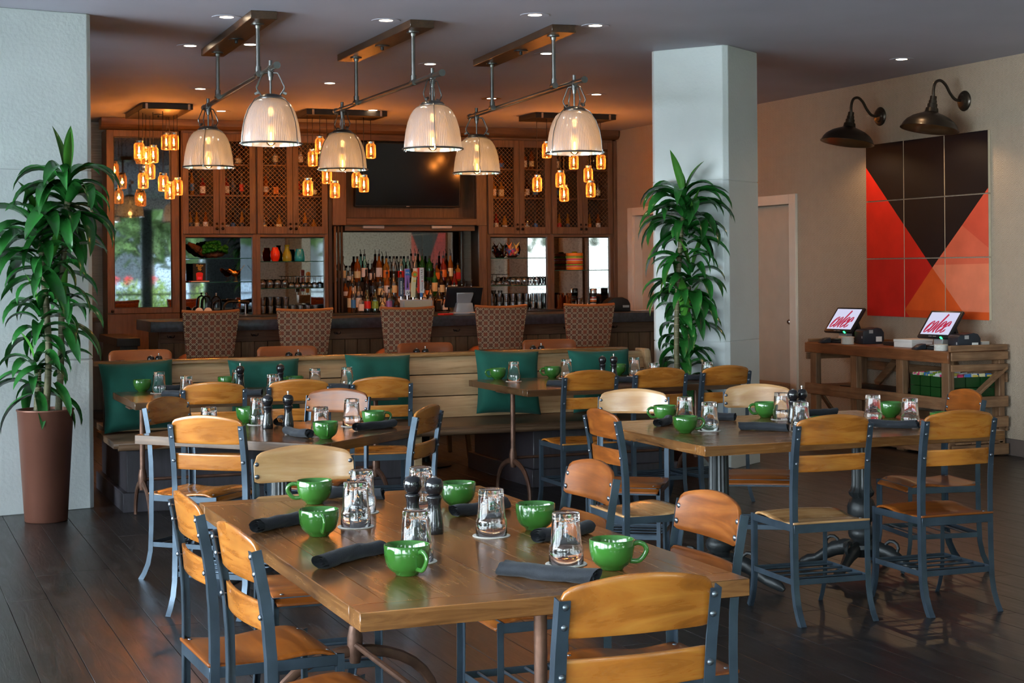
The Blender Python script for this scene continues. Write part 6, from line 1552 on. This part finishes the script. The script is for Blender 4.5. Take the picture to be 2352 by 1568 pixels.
VT = Matrix.Rotation(-PI/2, 4, 'Y')
text_obj('ULTRA', .034, M['black_print'], h4, Matrix.Translation((.073, -.0145, .435)) @ VT @ UP); text_obj('Michelob', .026, M['slate_print'], h4, Matrix.Translation((.073, -.0145, .30)) @ VT @ UP, .35)
MB().box(.056, .074, -.0145, -.012, .358, .366).obj('red_ribbon', M['red_print'], h4)
ps = thing('bar_terminal', 'point of sale terminal seen from behind on the bar', 'terminal', (5.96, 16.45, BZ), R(-4))
m = MB(); m.M = Matrix.Translation((0, 0, .165)) @ Matrix.Rotation(R(28), 4, 'X'); m.box(-.20, .20, -.012, .022, -.10, .145); m.obj('display', M['black_plastic'], ps, bevel=.008, bseg=2)
m = MB(); m.M = Matrix.Translation((0, -.015, .165)) @ Matrix.Rotation(R(28), 4, 'X'); m.prism([(-.095, .085), (.095, .085), (.075, -.06), (-.075, -.06)], -.026, -.002, 'xz'); m.obj('rear_cover', M['silver'], ps, bevel=.006)
m = MB(); m.prism([(-.085, .125), (.085, .125), (.105, 0), (-.105, 0)], -.06, .06, 'xz'); m.obj('stand', M['silver'], ps, bevel=.008, bseg=2)
MB().box(-.14, .12, -.13, .08, 0, .025).obj('base', M['silver'], ps, bevel=.006); MB().box(.03, .09, -.1315, -.13, .010, .014).obj('vent_slot', M['black_print'], ps)
bg_ = thing('printer_cover', 'black domed bar printer with silver badge at the bar end', 'printer', (7.755, 16.42, BZ), R(-5))
MB().prism([(-.145, 0), (.145, 0), (.145, .085), (.115, .135), (.05, .16), (-.06, .155), (-.125, .11), (-.145, .06)], -.09, .09, 'xz').obj('housing', M['black_plastic'], bg_, bevel=.014, bseg=2); MB().box(.05, .125, -.0935, -.09, .045, .07).obj('badge', M['silver'], bg_); MB().box(-.20, -.145, -.06, .06, 0, .09).obj('side_feed', M['black_plastic'], bg_, bevel=.006)
mn = thing('menu_folder', 'flat stack of menu papers at the end of the bar', 'menu', (8.05, 16.35, BZ), R(3)); MB().box(-.15, .15, -.11, .11, 0, .006).obj('folder', M['black_print'], mn); MB().box(-.14, .14, -.10, .10, .0065, .012).obj('sheets', M['paper'], mn)
tag(MB().box(-.07, .07, -.05, .05, 0, .018).obj('check_presenter', M['red_print'], None, (5.70, 16.30, BZ), (0, 0, .4), bevel=.004), 'small red check folder beside the bar terminal', 'folder')

# ------------------------------------------------------------------ street side seen in the mirrors
struct(MB().box(-40, 45, -60, YA-.4, -.12, -.06).obj('ground', M['street'])); struct(MB().box(-40, 45, -16, YA-3.0, -.06, .05).obj('lawn', M['lawn']))
def blob(n, r, seed, leafsize, mat, nm):
    q = random.Random(seed); m = MB()
    for _ in range(n):
        v = Vector((q.gauss(0, 1), q.gauss(0, 1), q.gauss(0, 1))); v.normalize(); v *= r*(q.random()**.4)
        a = Vector((q.gauss(0, 1), q.gauss(0, 1), q.gauss(0, 1))).normalized()*leafsize; b = Vector((q.gauss(0, 1), q.gauss(0, 1), q.gauss(0, 1))).normalized()*leafsize
        m.add([v-a, v+b*.5, v+a, v-b*.5], [(0, 1, 2, 3)])
    return m.mesh(nm, mat, smooth=0)
CROWN = blob(1500, 2.6, 2, .34, M['tree_leaf'], 'crown'); SHRB = blob(420, .42, 3, .07, M['shrub_leaf'], 'foliage')
for i, (x, y, h, w) in enumerate(((7.3, -9.5, 4.3, 'beside the window post'), (2.0, -10.5, 4.6, 'beyond the entrance glass'), (12.7, -10.5, 4.2, 'past the far shopfront'), (-3.4, -10, 4.6, 'at the street corner'), (9.9, -15.3, 4.0, 'in the niche mirror'), (4.6, -15.6, 4.2, 'behind the red blooms'))):
    t = thing('street_tree', 'leafy street tree mirrored in the bar, '+w, 'tree', (x, y, .06 if y > -16 else 0), i, 'street trees outside'); MB().tube([(0, 0, -.05), (.05, 0, 1.5), (0, .05, h-1.4)], [.24, .19, .12], 9).obj('trunk', M['bark'], t); stuff(inst('crown', CROWN, t, (0, 0, h)))
for i, (x, y) in enumerate(((5.95, -3.4), (6.85, -4.1), (7.9, -3.3), (5.1, -3.9), (3.4, -3.6))):
    t = thing('shrub', 'yellow-green shrub outside the window, %s along the bed' % ORD[i], 'shrub', (x, y, .05), i, 'shrubs outside'); MB().tube([(0, 0, 0), (0, 0, .5)], .03, 6).obj('stem', M['bark'], t); stuff(inst('foliage', SHRB, t, (0, 0, .72), (0, 0, i), (1, 1, 1.5)))
PET = MB()
for k in range(10): PET.add([(0, 0, 0), (.09*math.cos(k*.63)-.02*math.sin(k*.63), .09*math.sin(k*.63), .05), (.13*math.cos(k*.63), .13*math.sin(k*.63), .02), (.09*math.cos(k*.63)+.02*math.sin(k*.63), .09*math.sin(k*.63)+.02, .06)], [(0, 1, 2, 3)])
PETM = PET.mesh('bloom', M['petal'], smooth=0)
for i, (x, y) in enumerate(((5.55, -3.1), (5.84, -3.0), (6.46, -3.05))):
    t = thing('red_lily', 'tall red bloom outside the window, %s in the mirror' % ORD[i], 'flower', (x, y, .05), 0, 'red blooms outside'); MB().tube([(0, 0, 0), (.02, 0, .7), (0, 0, 1.32)], .012, 6).obj('stalk', M['tree_leaf'], t)
    inst('bloom', PETM, t, (0, 0, 1.32), (0, 0, 0)); inst('bloom', PETM, t, (0, 0, 1.30), (R(70), 0, 0)); inst('bloom', PETM, t, (0, 0, 1.30), (R(-70), 0, 1))
ho = thing('pale_house', 'pale building across the street, mirrored in the bar', 'building', (6, -30, 0)); MB().box(-16, 16, -4, 0, -.1, 4.6).obj('wall', M['house'], ho, smooth=0); MB().prism([(-17, 4.6), (17, 4.6), (15, 6.0), (-15, 6.0)], -4.5, .6, 'xz').obj('roof', M['street'], ho, smooth=0)
for k in range(7): MB().box(-14+k*4.2, -12+k*4.2, 0, .06, 1.2, 3.2).obj('window', M['win_frame'], ho)
